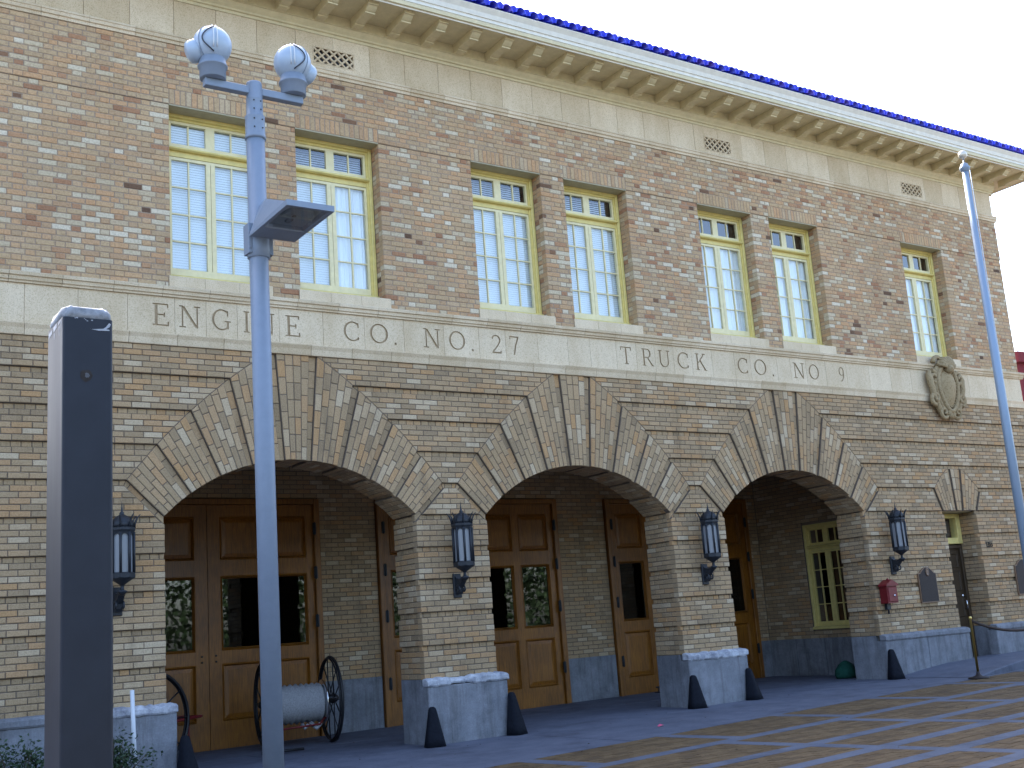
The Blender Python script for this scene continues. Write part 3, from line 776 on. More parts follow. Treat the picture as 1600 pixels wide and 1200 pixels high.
b = MB(); b.extrude([(XR-y, -.713, z) for y, z in fp][::-1], (0,0,0), (0, 13.1, 0)); obj('fascia', b, 'white_paint', ST)
# brackets
def bracket_mesh():
    # side profile in (y,z), width along x
    pr = [(-.09, 9.615), (-.09, 9.478), (-.235, 9.478), (-.235, 9.494), (-.32, 9.506), (-.44, 9.506), (-.53, 9.496), (-.545, 9.498), (-.545, 9.512), (-.57, 9.522), (-.605, 9.545), (-.628, 9.568), (-.645, 9.572), (-.645, 9.615)]
    b = MB(); b.extrude([(-.068, y, z) for y, z in pr], (0,0,0), (.136, 0, 0)); b.bbox(-.076, .076, -.655, -.61, 9.568, 9.612, .003); b.box(-.071, .071, -.55, -.51, 9.492, 9.508); b.box(-.071, .071, -.242, -.20, 9.474, 9.492)
    return b.mesh('eave_bracket', ['cream_paint'], (0, 0, 9.47))
bme = bracket_mesh(); x = 8.785-.532*19
while x < XR+.6:
    inst('eave_bracket', bme, (x, 0, 9.47), ST); x += .532
y = .35
while y < 3.5:
    o = inst('eave_bracket', bme, (XR, y, 9.47), ST); o.rotation_euler = (0, 0, rad(90)); y += .532
# roof and tiles
b = MB(); zr = 9.875; E0 = -.815; EX = XR+.815; sl = math.tan(rad(21)); yr = 6.0; hgt = (yr-E0)*sl
b.poly([(XL, E0+.03, zr+.02), (EX-.03, E0+.03, zr+.02), (EX-(yr-E0), yr, zr+hgt), (XL, yr, zr+hgt), (EX-.03, 12.6, zr+.02), (XL, 12.6, zr+.02)], [(0,1,2,3), (1,4,2), (4,5,3,2)])
obj('roof', b, 'blue_tile', ST, tn=.3)
def tile_mesh(L, rr=.088):
    b = MB(); n = 8; P = []
    for (y, r, dz) in ((0, rr, 0), (0, rr-.018, 0), (L, rr*.85, L*sl), (L, rr*.85-.018, L*sl)):
        for k in range(n+1): t = math.pi*k/n; P.append((r*math.cos(t), y, r*math.sin(t)*1.05+dz))
    m = n+1; F = []
    for k in range(n): F += [(k, k+1, m+k+1, m+k), (k, 2*m+k, 2*m+k+1, k+1), (m+k, m+k+1, 3*m+k+1, 3*m+k)]
    b.poly(P, F, 0, True)
    return b
tm = tile_mesh(.45).mesh('roof_tile', ['blue_tile'])
x = XL+.12
sb = MB(); pan = MB()
while x < EX-.1:
    inst('roof_tile', tm, (x, E0-.045+R.uniform(-.008, .008), zr+.015+R.uniform(-.004, .006)), ST, tn=R.uniform(.1, 1))
    tb = tile_mesh(.45)
    for j in range(1, 3):
        base = len(sb.v); sb.v += [(q[0]+x, q[1]+E0-.045+.38*j, q[2]+zr+.015+.38*j*sl+.012) for q in tb.v]; sb.f += [[base+i for i in f] for f in tb.f]; sb.mi += tb.mi; sb.sm += tb.sm; sb.tn += [R.uniform(.1, 1)]*len(tb.f)
    pan.tube([(x+.1125, E0-.03, zr+.065), (x+.1125, E0+.8, zr+.065+.83*sl)], .05, 8)
    x += .225
y = E0+.1
while y < 8:                                                       # tiles over the side eave
    tb = tile_mesh(.45); base = len(sb.v)
    sb.v += [(EX+.045-q[1], q[0]+y, q[2]+zr+.015) for q in tb.v]; sb.f += [[base+i for i in f] for f in tb.f]; sb.mi += tb.mi; sb.sm += tb.sm; sb.tn += [R.uniform(.1, 1)]*len(tb.f); y += .225
obj('roof_tiling', sb, 'blue_tile', ST, 'stuff'); obj('roof_tiling', pan, 'blue_tile', ST, 'stuff', tn=.25)

# --- windows
def window_parts(w, h, glazed_rows=4):
    g = [(.105, w/2-.0575), (w/2+.0575, w-.105)]
    tz = (1.74/2.12*h, 2.0/2.12*h); lz = (.15/2.12*h, 1.53/2.12*h)
    f = MB()
    f.bbox(0, .05, .20, .32, 0, h, .008); f.bbox(w-.05, w, .20, .32, 0, h, .008); f.bbox(.05, w-.05, .20, .32, h-.055, h, .008)
    f.box(.05, .075, .232, .32, .05, h-.055); f.box(w-.075, w-.05, .232, .32, .05, h-.055); f.box(.075, w-.075, .232, .32, h-.085, h-.055)
    f.extrude([(0, .165, 0), (0, .165, .035), (0, .205, .055), (0, .32, .06), (0, .32, 0)][::-1], (0,0,0), (w, 0, 0))
    f.box(.075, w-.075, .245, .30, lz[1]+.04, tz[0]-.095)
    f.extrude([(.05, .205, tz[0]-.10), (.05, .185, tz[0]-.085), (.05, .185, tz[0]-.07), (.05, .23, tz[0]-.045), (.05, .30, tz[0]-.04), (.05, .30, tz[0]-.10)][::-1], (0,0,0), (w-.10, 0, 0))
    s = MB(); y0, y1 = .25, .295
    for (z0, z1, mid) in ((tz[0], tz[1], 0), (lz[0], lz[1], 1)):
        yo = .002*mid
        s.box(.075, w-.075, y0+yo, y1, z0-.04 if not mid else z0-.085, z0); s.box(.075, w-.075, y0+yo, y1, z1, z1+.035)
        s.box(.075, .105, y0+yo, y1, z0, z1); s.box(w-.105, w-.075, y0+yo, y1, z0, z1); s.box(w/2-.0575, w/2-.003*mid, y0+yo, y1, z0, z1); s.box(w/2+.003*mid, w/2+.0575, y0+yo, y1, z0, z1)
    mu = MB(); panes = []
    for a, e in g:
        c = (a+e)/2
        mu.box(c-.009, c+.009, .258, .288, tz[0], tz[1]); mu.box(c-.009, c+.009, .258, .288, lz[0], lz[1])
        for i in range(1, glazed_rows):
            z = lz[0]+(lz[1]-lz[0])*i/glazed_rows
            mu.box(a, c-.009, .2585, .288, z-.008, z+.008); mu.box(c+.009, e, .2585, .288, z-.008, z+.008)
        for p0, p1 in ((a, c-.009), (c+.009, e)):
            panes.append((p0, p1, tz[0], tz[1]))
            for i in range(glazed_rows):
                z0 = lz[0]+(lz[1]-lz[0])*i/glazed_rows+(.008 if i else 0); z1 = lz[0]+(lz[1]-lz[0])*(i+1)/glazed_rows-(.008 if i < glazed_rows-1 else 0)
                panes.append((p0, p1, z0, z1))
    return f, s, mu, panes, tz, lz
f, s, mu, panes, tz, lz = window_parts(WW, WZ1-WZ0)
fm, sm_, mm_ = f.mesh('window', ['yellow_paint']), s.mesh('sash', ['sash_paint']), mu.mesh('muntin', ['sash_paint'])
pcache = {}
def pane_mesh(w, h):
    k = (round(w, 3), round(h, 3))
    if k not in pcache: b = MB(); b.box(0, w, 0, .004, 0, h); pcache[k] = b.mesh('pane', ['window_glass'])
    return pcache[k]
def slats(x0, x1, z0, z1, y, tilt=1.22, sp=.032):
    b = MB(); z = z0; wd = .0185
    while z < z1:
        dy, dz = wd*math.cos(tilt), wd*math.sin(tilt); b.quad((x0, y-dy, z-dz), (x1, y-dy, z-dz), (x1, y+dy, z+dz), (x0, y+dy, z+dz)); z += sp
    return b
def drape(x0, x1, z0, z1, y, amp=.018, n=40, seed=0):
    b = MB(); rr = random.Random(seed); ph = [rr.uniform(0, 6.28) for _ in range(3)]; P = []
    for i in range(n+1):
        t = i/n; x = x0+(x1-x0)*t; P.append((x, y+amp*(math.sin(t*34+ph[0])*.6+math.sin(t*61+ph[1])*.4)))
    for i in range(n): b.quad((P[i][0], P[i][1], z0), (P[i+1][0], P[i+1][1], z0), (P[i+1][0], P[i+1][1], z1), (P[i][0], P[i][1], z1))
    for k in range(len(b.sm)): b.sm[k] = True
    return b
HH = WZ1-WZ0
bl_full = slats(.08, WW-.08, .10, HH-.09, .318).mesh('blind', ['blind_white'])
bl_left = slats(.08, WW/2-.01, .10, lz[1]+.04, .318).mesh('blind', ['blind_white'])
bl_low = slats(.08, WW-.08, .10, lz[1]+.04, .318).mesh('blind', ['blind_white'])
bl_dim = slats(.08, WW-.08, tz[0]-.05, HH-.09, .42, .75).mesh('blind', ['blind_white'])
for wi, x in enumerate(WIN):
    o = inst('window', fm, (x, 0, WZ0), ST)
    inst('sash', sm_, (x, 0, WZ0), o); inst('muntin', mm_, (x, 0, WZ0), o)
    for (p0, p1, z0, z1) in panes: inst('pane', pane_mesh(p1-p0, z1-z0), (x+p0, .272, WZ0+z0), o)
    if wi in (0,): inst('blind', bl_full, (x, 0, WZ0), o)
    if wi == 1:
        inst('blind', bl_left, (x, 0, WZ0), o); inst('blind', bl_dim, (x, 0, WZ0), o)
        inst('curtain', drape(WW/2, WW-.08, .10, lz[1]+.05, .325, seed=3).mesh('curtain', ['curtain_white']), (x, 0, WZ0), o)
    if wi in (2, 3): inst('blind', bl_low, (x, 0, WZ0), o); inst('blind', bl_dim, (x, 0, WZ0), o)
    if wi in (4, 5, 6): inst('curtain', drape(.07, WW-.07, .10, lz[1]+.06, .325, seed=wi).mesh('curtain', ['curtain_white']), (x, 0, WZ0), o)
    b = MB(); b.box(x+.001, x+WW-.001, -.008, .34, WZ1-.014, WZ1-.0005); obj('window_head', b, 'head_paint', ST)
    a, e = sillx[wi]; n3 = 3
    for i in range(n3):
        b = MB(); x0, x1 = a+(e-a)*i/n3+.002, a+(e-a)*(i+1)/n3-.002
        b.extrude([(0, .30, 5.656), (0, -.012, 5.656), (0, -.012, 5.79), (0, .0, 5.80), (0, .30, 5.828)][::-1], (x0, 0, 0), (x1, 0, 0)); obj('sill_stone', b, 'terracotta', ST, tn=R.uniform(.5, 1))
# vestibule window on the side wall (turned to face -x)
w2, h2_ = WV[1]-WV[0], WV[3]-WV[2]
f2, s2, mu2, panes2, tz2, lz2 = window_parts(w2, h2_)
VW = bpy.data.objects.new('window', f2.mesh('window', ['yellow_paint'])); COL.objects.link(VW)
VW.parent = ST; VW.location = Vector((16.6-.17, WV[1], WV[2]))-WL[ST.name]; VW.rotation_euler = (0,0,rad(-90)); WL[VW.name] = Vector((0,0,0))
for nm, mbx in (('sash', s2), ('muntin', mu2)): obj(nm, mbx, 'yellow_paint', VW, local=True)
for (p0, p1, z0, z1) in panes2:
    o = bpy.data.objects.new('pane', pane_mesh(p1-p0, z1-z0)); COL.objects.link(o); o.parent = VW; o.location = (p0, .272, z0)

# --- engine bay doors
leafW = 1.62
def door_meshes():
    d = {}
    for side in (1, -1):
        X = lambda a: a*side
        fr = MB(); pan = []; gl = []
        cols = [(.20, .77), (.93, 1.49)]; rows = [(.57, 1.31), (1.52, 2.52), (2.78, 3.36)]; yo = 0
        def bx(mb, a, e, *r): mb.box(min(X(a), X(e)), max(X(a), X(e)), *r)
        bx(fr, .004, .20, 0, .06, .0, 3.545); bx(fr, .77, .93, .001, .06, .28, 3.36+.04); bx(fr, 1.49, 1.62, 0, .06, .0, 3.545)
        for z0, z1 in ((0, .57), (1.31, 1.52), (2.52, 2.78), (3.36, 3.545)): bx(fr, .20, 1.49, .002, .06, z0, z1)
        d[side] = (fr, cols, rows)
    return d
def moulded(a, e, z0, z1, y=0):         # raised moulding ring + raised field
    b = MB(); t = .045
    for i, (o, yy) in enumerate(((0, -.012), (.02, .006))):
        pass
    def ring(a, e, z0, z1, w, y0, y1, ys):
        P = [(a, y0, z0), (e, y0, z0), (e, y0, z1), (a, y0, z1), (a+w, y1, z0+w), (e-w, y1, z0+w), (e-w, y1, z1-w), (a+w, y1, z1-w)]
        b.poly(P, [(0,1,5,4), (1,2,6,5), (2,3,7,6), (3,0,4,7)])
    ring(a-.018, e+.018, z0-.018, z1+.018, .018, .0015, -.016, 0); ring(a, e, z0, z1, .022, -.016, .022, 0); ring(a+.022, e-.022, z0+.022, z1-.022, .05, .022, .006, 0)
    b.quad((a+.072, .006, z0+.072), (e-.072, .006, z0+.072), (e-.072, .006, z1-.072), (a+.072, .006, z1-.072))
    return b
def glassring(a, e, z0, z1):
    b = MB()
    def ring(a, e, z0, z1, w, y0, y1):
        P = [(a, y0, z0), (e, y0, z0), (e, y0, z1), (a, y0, z1), (a+w, y1, z0+w), (e-w, y1, z0+w), (e-w, y1, z1-w), (a+w, y1, z1-w)]
        b.poly(P, [(0,1,5,4), (1,2,6,5), (2,3,7,6), (3,0,4,7)])
    ring(a-.018, e+.018, z0-.018, z1+.018, .018, .0015, -.016); ring(a, e, z0, z1, .022, -.016, .035)
    return b
DM = door_meshes()
dcache = {}
def cached(key, fn):
    if key not in dcache: dcache[key] = fn()
    return dcache[key]
for (x0, x1) in GD:
    c = (x0+x1)/2; y = YB-.02; g = ground(c)
    def frm():
        b = MB(); hw = 1.72; b.bbox(-hw, -leafW-.004, -.05, .12, 0, 3.63, .008); b.bbox(leafW+.004, hw, -.05, .12, 0, 3.63, .008); b.bbox(-leafW-.004, leafW+.004, -.05, .12, 3.55, 3.63, .008)
        return b.mesh('engine_door', ['oak'])
    D = inst('engine_door', cached('frame', frm), (c, y, 0), ST)
    for side in (1, -1):
        fr, cols, rows = DM[side]
        inst('door_leaf', cached(('leaf', side), lambda: MB().poly(fr.v, [f_ for f_ in fr.f]).mesh('door_leaf', ['oak'])), (c, y, 0), D)
        for (a, e) in cols:
            a2, e2 = (a, e) if side > 0 else (-e, -a)
            for i, (z0, z1) in enumerate(rows):
                if i == 1:
                    inst('glazing_bead', cached(('ring', a2), lambda: glassring(a2, e2, z0, z1).mesh('glazing_bead', ['oak'])), (c, y, 0), D)
                    inst('pane', cached(('gl', a2), lambda: MB().box(a2, e2, .036, .042, z0, z1).mesh('pane', ['door_glass'])), (c, y, 0), D)
                else: inst('door_panel', cached(('pan', a2, i), lambda: moulded(a2, e2, z0, z1).mesh('door_panel', ['oak'])), (c, y, 0), D)
        for z in (.75, 1.75, 2.45, 3.1):
            inst('hinge', cached('hinge', lambda: MB().box(-.025, .025, -.062, -.045, 0, .17).lathe([(.012, -.01), (.012, .18)], (0, -.062, 0), 8).mesh('hinge', ['iron'])), (c+side*(leafW+.005), y, z), D)
        for z in (1.36, 1.44): inst('bolt', cached('bolt', lambda: MB().lathe([(.014, 0), (.012, -.02), (0, -.022)], (0, 0, 0), 8, 'y').mesh('bolt', ['iron'])), (c+side*.10, y, z), D)
# --- small entrance door with transom
DY = .42
b = MB(); x0, x1 = DOORX-DW, DOORX+DW
b.bbox(x0, x0+.07, DY-.03, DY+.1, .40, 2.42, .006); b.bbox(x1-.07, x1, DY-.03, DY+.1, .40, 2.42, .006); b.bbox(x0+.07, x1-.07, DY-.03, DY+.1, 2.36, 2.42, .006)
ED = obj('entrance_door', b, 'brown_door', ST)
b = MB(); b.box(x0+.07, x1-.07, DY+.02, DY+.07, .42, 2.36); obj('door_leaf', b, 'brown_door', ED)
for cx in (DOORX-.19, DOORX+.19):
    for z0, z1 in ((.58, .95), (1.16, 1.52), (1.62, 1.95), (2.03, 2.26)):
        b = moulded(cx-.13, cx+.13, z0, z1); b.v = [(q[0], q[1]*.7+DY+.019, q[2]) for q in b.v]; obj('door_panel', b, 'brown_door', ED)
b = MB(); b.tube([(x1-.13, DY+.0, 1.28), (x1-.13, DY-.05, 1.30), (x1-.13, DY-.05, 1.42), (x1-.13, DY+.0, 1.44)], .012, 8); b.lathe([(.03, DY+.019), (.03, DY+.0), (0, DY-.005)], (x1-.13, 0, 1.52), 12, 'y'); obj('handle', b, 'chrome', ED)
b = MB(); b.bbox(DOORX-.28, DOORX-.02, DY+.0, DY+.019, .99, 1.06, .004); obj('letter_slot', b, 'brass', ED)
b = MB(); tzz = (2.44, 2.98)
b.bbox(x0, x0+.12, DY-.06, DY+.08, *tzz, .008); b.bbox(x1-.12, x1, DY-.06, DY+.08, *tzz, .008); b.bbox(x0+.12, x1-.12, DY-.06, DY+.08, 2.44, 2.55, .008); b.bbox(x0+.12, x1-.12, DY-.06, DY+.08, 2.90, 2.98, .008)
b.box(DOORX-.012, DOORX+.012, DY-.04, DY+.03, 2.55, 2.90)
TW = obj('transom_window', b, 'yellow_paint', ST)
for a, e in ((x0+.12, DOORX-.012), (DOORX+.012, x1-.12)): inst('pane', pane_mesh(e-a, .35), (a, DY, 2.55), TW)
b = MB(); b.box(x0-.06, x1+.06, .0985, DY+.2, 2.985, 3.02); obj('door_lintel', b, 'head_paint', ST)
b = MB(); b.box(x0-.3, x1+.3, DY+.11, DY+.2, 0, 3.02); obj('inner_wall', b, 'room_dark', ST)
b = MB(); b.box(x0, x1, -.1, DY+.1, .2, .405); obj('door_step', b, 'concrete', ST)
# house number 1355
xx = 18.87
for ch in '1355':
    w, polys = glyph(ch); hgt_ = .10; b = MB()
    for i, P in enumerate(polys):
        P = ccw([(xx+q[0]*hgt_*.75, 2.335+hgt_*q[1]) for q in P])
        if abs(area(P)) > 1e-7: b.extrude([(q[0], 0, q[1]) for q in P], (0, -.012-.0003*i, 0), (0, .0, 0))
    obj('house_numeral', b, 'black_wood', ST); xx += w*hgt_*.75+.012

# --- carved crest on the belt course
CX = 18.24
b = MB(); n = 32; m = 8
def egg(t, s=1.0):                                                # shield outline
    x = .27*math.sin(t)*(1-.22*max(0, -math.cos(t))**1.2); z = .36*math.cos(t) if math.cos(t) > 0 else .47*math.cos(t)
    return (CX+.02+x*s, 5.24+z*s)
pts = [(CX+.02, -.235, 5.22)]
for i in range(1, m+1):
    for k in range(n): q = egg(2*math.pi*k/n, i/m*.86); pts.append((q[0], -.235+.10*(i/m)**2.2, q[1]))
F = [(0, 1+k, 1+(k+1) % n) for k in range(n)]+[(1+(i-1)*n+k, 1+i*n+k, 1+i*n+(k+1) % n, 1+(i-1)*n+(k+1) % n) for i in range(1, m) for k in range(n)]
b.poly(pts, F, 0, True)
CR = obj('crest', b, 'crest_stone', ST, tn=.25)
b = MB(); b.tube([(egg(2*math.pi*k/40, 1.0)[0], -.145, egg(2*math.pi*k/40, 1.0)[1]) for k in range(40)], .04, 8, closed=True)
b.tube([(egg(2*math.pi*k/40, 1.17)[0], -.10, egg(2*math.pi*k/40, 1.17)[1]) for k in range(40)], .045, 8, closed=True)
P = [egg(2*math.pi*k/40, 1.22) for k in range(40)]
b.extrude([(q[0], 0, q[1]) for q in P], (0, -.10, 0), (0, .02, 0))
obj('crest_rim', b, 'crest_stone', CR, tn=.1)
b = MB()
for k in range(34):
    t = 2*math.pi*(k+.5)/34; q = egg(t, .84); b.lathe([(0, -.022), (.016, -.012), (.02, 0)], (q[0], -.145, q[1]), 6, 'y')
obj('bead', b, 'crest_stone', CR, kind='stuff', tn=.2)
def spiral(cx, cz, r0_, turns, sg, a0, y, th):
    n_ = 26; P = []; rs = []
    for i in range(n_): t = i/(n_-1); r_ = r0_*(1-t*.85); a = a0+sg*t*turns*2*math.pi; P.append((cx+r_*math.cos(a), y-.05*t, cz+r_*math.sin(a))); rs.append(th*(1-.45*t))
    return P, rs
b = MB()
for sg in (1, -1):
    for (dx, dz, r_, tn_, a0, th) in ((.36, .16, .13, 1.3, math.pi/2, .045), (.37, -.22, .12, 1.4, -math.pi/2, .042), (.19, -.47, .12, 1.3, math.pi, .04), (.15, .44, .13, 1.2, 0, .045)):
        P, rs = spiral(CX+.02+sg*dx, 5.22+dz, r_, tn_, sg, a0 if sg > 0 else math.pi-a0, -.10, th); b.tube(P, rs, 7)
    b.tube([(CX+.02+sg*.42, -.08, 5.50), (CX+.02+sg*.46, -.11, 5.36), (CX+.02+sg*.43, -.12, 5.18), (CX+.02+sg*.38, -.10, 5.0), (CX+.02+sg*.27, -.09, 4.82), (CX+.02+sg*.20, -.08, 4.68)], [.045, .06, .055, .05, .055, .04], 8)
obj('scroll', b, 'crest_stone', CR, tn=.05)
b = MB()
for k in range(9):                                                # shell at the top
    a = rad(-64+16*k); d = Vector((math.sin(a), 0, math.cos(a)))
    p0 = Vector((CX+.03, -.17, 5.52)); b.tube([p0, p0+d*.12+Vector((0, -.07, 0)), p0+d*.22+Vector((0, -.02, 0)), p0+d*.25+Vector((0, .06, 0))], [.02, .032, .036, .02], 7)
b.lathe([(0, -.10), (.06, -.085), (.085, -.03), (.07, .05)], (CX+.03, -.19, 5.54), 12, 'y')
obj('shell', b, 'crest_stone', CR, tn=.05)
b = MB()
for k in range(7):
    a = rad(-150+50*k/1.0*.43+108); d = Vector((math.sin(a+math.pi), 0, math.cos(a+math.pi))); p0 = Vector((CX+.02, -.12, 4.76)); b.tube([p0, p0+d*.08+Vector((0, -.03, 0)), p0+d*.14], [.03, .035, .012], 6)
obj('pendant', b, 'crest_stone', CR, tn=.05)

# ------------------------------------------------------------------ wall lanterns
def lantern(x, label):
    L = thing('wall_lantern', label, 'lantern', (x, 0, 1.94), 0, 'iron lanterns on the arcade piers')
    b = MB(); b.bbox(-.055, .055, -.035, .0, .0, .30, .008)
    b.extrude([(0, -.03, .06), (0, -.075, .04), (0, -.10, .07), (0, -.105, .12), (0, -.15, .16), (0, -.20, .21), (0, -.20, .24), (0, -.13, .225), (0, -.06, .24), (0, -.03, .28)], (-.035, 0, 0), (.035, 0, 0))
    P, rs = spiral(0, .10, .055, 1.2, 1, 0, -.07, .014); b.tube([(-.04, -.105+q[0]*.9, q[2]) for q in P], .012, 6); b.tube([(.04, -.105+q[0]*.9, q[2]) for q in P], .012, 6)
    b.lathe([(.02, .20), (.05, .235), (.055, .245), (.022, .26), (.018, .30), (.03, .315), (.12, .375), (.128, .385)], (0, -.22, 0), 16)
    obj('bracket', b, 'iron', L, local=True)
    b = MB(); r_ = .122; cy = -.22; n_ = 8; zb, zt = .385, .89
    b.lathe([(.128, .375), (.134, .385), (.134, .43), (.122, .44), (.11, .44), (.11, .375)], (0, cy, 0), 8, sm=False, a0=rad(22.5)); b.lathe([(.11, .85), (.124, .85), (.128, .865), (.138, .885), (.138, .91), (.12, .92), (.10, .92)], (0, cy, 0), 8, sm=False, a0=rad(22.5))
    for k in range(8):
        a = rad(22.5+45*k); b.tube([(r_*math.cos(a), cy+r_*math.sin(a), .43), (r_*math.cos(a), cy+r_*math.sin(a), .86)], .015, 6)
        a1 = rad(45*k+45); ap = r_*math.cos(rad(22.5)); w_ = ap*math.tan(rad(22.5))
        u = Vector((-math.sin(a1), math.cos(a1), 0)); c_ = Vector((ap*math.cos(a1), cy+ap*math.sin(a1), 0))
        for sg in (1, -1):
            prev = None
            for i in range(5):
                t = rad(90*i/4); p_ = c_+u*sg*(w_-.012)*math.cos(t)+Vector((0, 0, .80+.045*math.sin(t)))
                if prev is not None: b.poly([prev, p_, (p_[0], p_[1], .858), (prev[0], prev[1], .858)], [(0,1,2,3)])
                prev = p_
    cage = obj('cage', b, 'iron', L, local=True)
    for k in range(8):
        a1 = rad(45*k); ap = r_*math.cos(rad(22.5))-.014; w_ = ap*math.tan(rad(22.5))
        u = Vector((-math.sin(a1), math.cos(a1), 0)); c_ = Vector((ap*math.cos(a1), cy+ap*math.sin(a1), 0)); d_ = Vector((math.cos(a1), math.sin(a1), 0))*.004
        b = MB(); b.extrude([c_-u*w_+Vector((0,0,.43)), c_+u*w_+Vector((0,0,.43)), c_+u*w_+Vector((0,0,.86)), c_-u*w_+Vector((0,0,.86))], (0,0,0), -d_); obj('glass_panel', b, 'lamp_glass', cage, local=True)
    b = MB(); b.lathe([(.118, .915), (.122, .94), (.118, .965), (.10, 1.0), (.07, 1.03), (.03, 1.05), (.02, 1.06), (.026, 1.072), (.012, 1.085), (.008, 1.12), (0, 1.21)], (0, cy, 0), 16); obj('dome', b, 'iron', L, local=True)
    b = MB()
    for k in range(8):
        a = rad(22.5+45*k); d_ = Vector((math.cos(a), math.sin(a), 0)); o_ = Vector((0, cy, 0))
        b.tube([o_+d_*.125+Vector((0,0,.90)), o_+d_*.135+Vector((0,0,.96)), o_+d_*.155+Vector((0,0,1.01)), o_+d_*.19+Vector((0,0,1.05))], [.012, .012, .009, .003], 6)
    obj('crown_spike', b, 'iron', L, local=True)
lantern(3.53, 'black iron wall lantern on the leftmost brick pier, half hidden by the dark square post')
lantern(7.763, 'black iron wall lantern on the pier between the left and middle arches')
lantern(11.995, 'black iron wall lantern on the pier between the middle and right arches')
lantern(16.22, 'black iron wall lantern above the red call box, right of the last arch')

# ------------------------------------------------------------------ plaques, call box
def plaque(x0, x1, z0, z1, label, seal):
    P = thing('wall_plaque', label, 'plaque', ((x0+x1)/2, 0, z0)); w = (x1-x0)/2; h = z1-z0
    def outline(w, h, s=0):
        q = [(-w+s, s), (w-s, s), (w-s, h*.82-s*.6)]
        for i in range(7): t = i/6; q.append(((w-s)*(1-t)**1.0*.78+.0, h*.84-s*.7+(h*.16)*math.sin(t*math.pi/2)))
        r = [(-a, b_) for a, b_ in q[3:-1][::-1]]+[(-w+s, h*.82-s*.6)]
        return q+r
    b = MB(); b.extrude([(a, 0, z) for a, z in outline(w, h)], (0, -.03, 0), (0, -.001, 0)); obj('border', b, 'bronze_light', P, local=True)
    b = MB(); b.extrude([(a, 0, z) for a, z in outline(w, h, .018)], (0, -.036, 0), (0, -.029, 0)); obj('plate', b, 'bronze', P, local=True)
    if seal: b = MB(); b.lathe([(.055, -.036), (.055, -.044), (.04, -.05), (.038, -.044), (.015, -.05), (0, -.052)], (0, 0, h*.86), 16, 'y'); b.v = [(q[0]*.8, q[1], h*.86+(q[2]-h*.86)*1.3) for q in b.v]; obj('seal', b, 'bronze_light', P, local=True)
plaque(16.82, 17.29, 1.44, 2.04, 'dark bronze plaque with a round seal, between the red call box and the brown door', True)
plaque(19.58, 20.05, 1.46, 2.10, 'dark bronze plaque cut by the right edge of the picture, beyond the flagpole', False)
B = thing('call_box', 'small red fire alarm call box with a gabled top on the right pier', 'call box', (15.93, -.01, 1.40))
b = MB(); b.extrude([(-.125, 0, .08), (.125, 0, .08), (.125, 0, .36), (-.125, 0, .36)], (0, -.15, 0), (0, .0, 0)); b.bbox(-.105, .105, -.165, -.148, .10, .34, .01); obj('body', b, 'red_paint', B, local=True)
b = MB(); b.extrude([(-.155, 0, .355), (.155, 0, .355), (.14, 0, .385), (0, 0, .46), (-.14, 0, .385)], (0, -.175, 0), (0, .0, 0)); b.lathe([(.02, 0), (.022, .012), (0, .04)], (0, -.09, .452), 8); obj('roof', b, 'red_paint', B, local=True)
b = MB(); b.lathe([(.018, -.165), (.018, -.175), (.008, -.18), (0, -.19)], (.03, 0, .2), 10, 'y'); obj('knob', b, 'chrome', B, local=True)
b = MB(); b.box(-.045, .045, -.05, .0, -.02, .08); b.tube([(.0, -.03, .08), (.0, -.03, -.09)], .016, 8); obj('conduit', b, 'iron', B, local=True)

# ------------------------------------------------------------------ ground
G = MB()
def gz(x, y): return ground(x)
xsb = [-600, -30, XL, 45, 600]; ysb = [-600, -40, 12, 600]
for i in range(4):
    for j in range(3):
        q = [(xsb[i], ysb[j]), (xsb[i+1], ysb[j]), (xsb[i+1], ysb[j+1]), (xsb[i], ysb[j+1])]
        G.poly([(a, c, gz(a, c)-.03) for a, c in q], [(0,1,2,3)])
obj('ground', G, 'street', kind='structure')
th = rad(6.2); cu, su = math.cos(th), math.sin(th)
def uv(u, v): return (u*cu-v*su, u*su+v*cu)
def slab(mb, Q, top=0.0, thk=.02, tn=0):
    P = [(x, y, ground(x)+top) for x, y in Q]; n = len(P); Bm = [(x, y, z-thk) for x, y, z in P]
    mb.poly(P+Bm, [tuple(range(n))]+[(k, k+n, (k+1) % n+n, (k+1) % n) for k in range(n)], 0, False, tn)
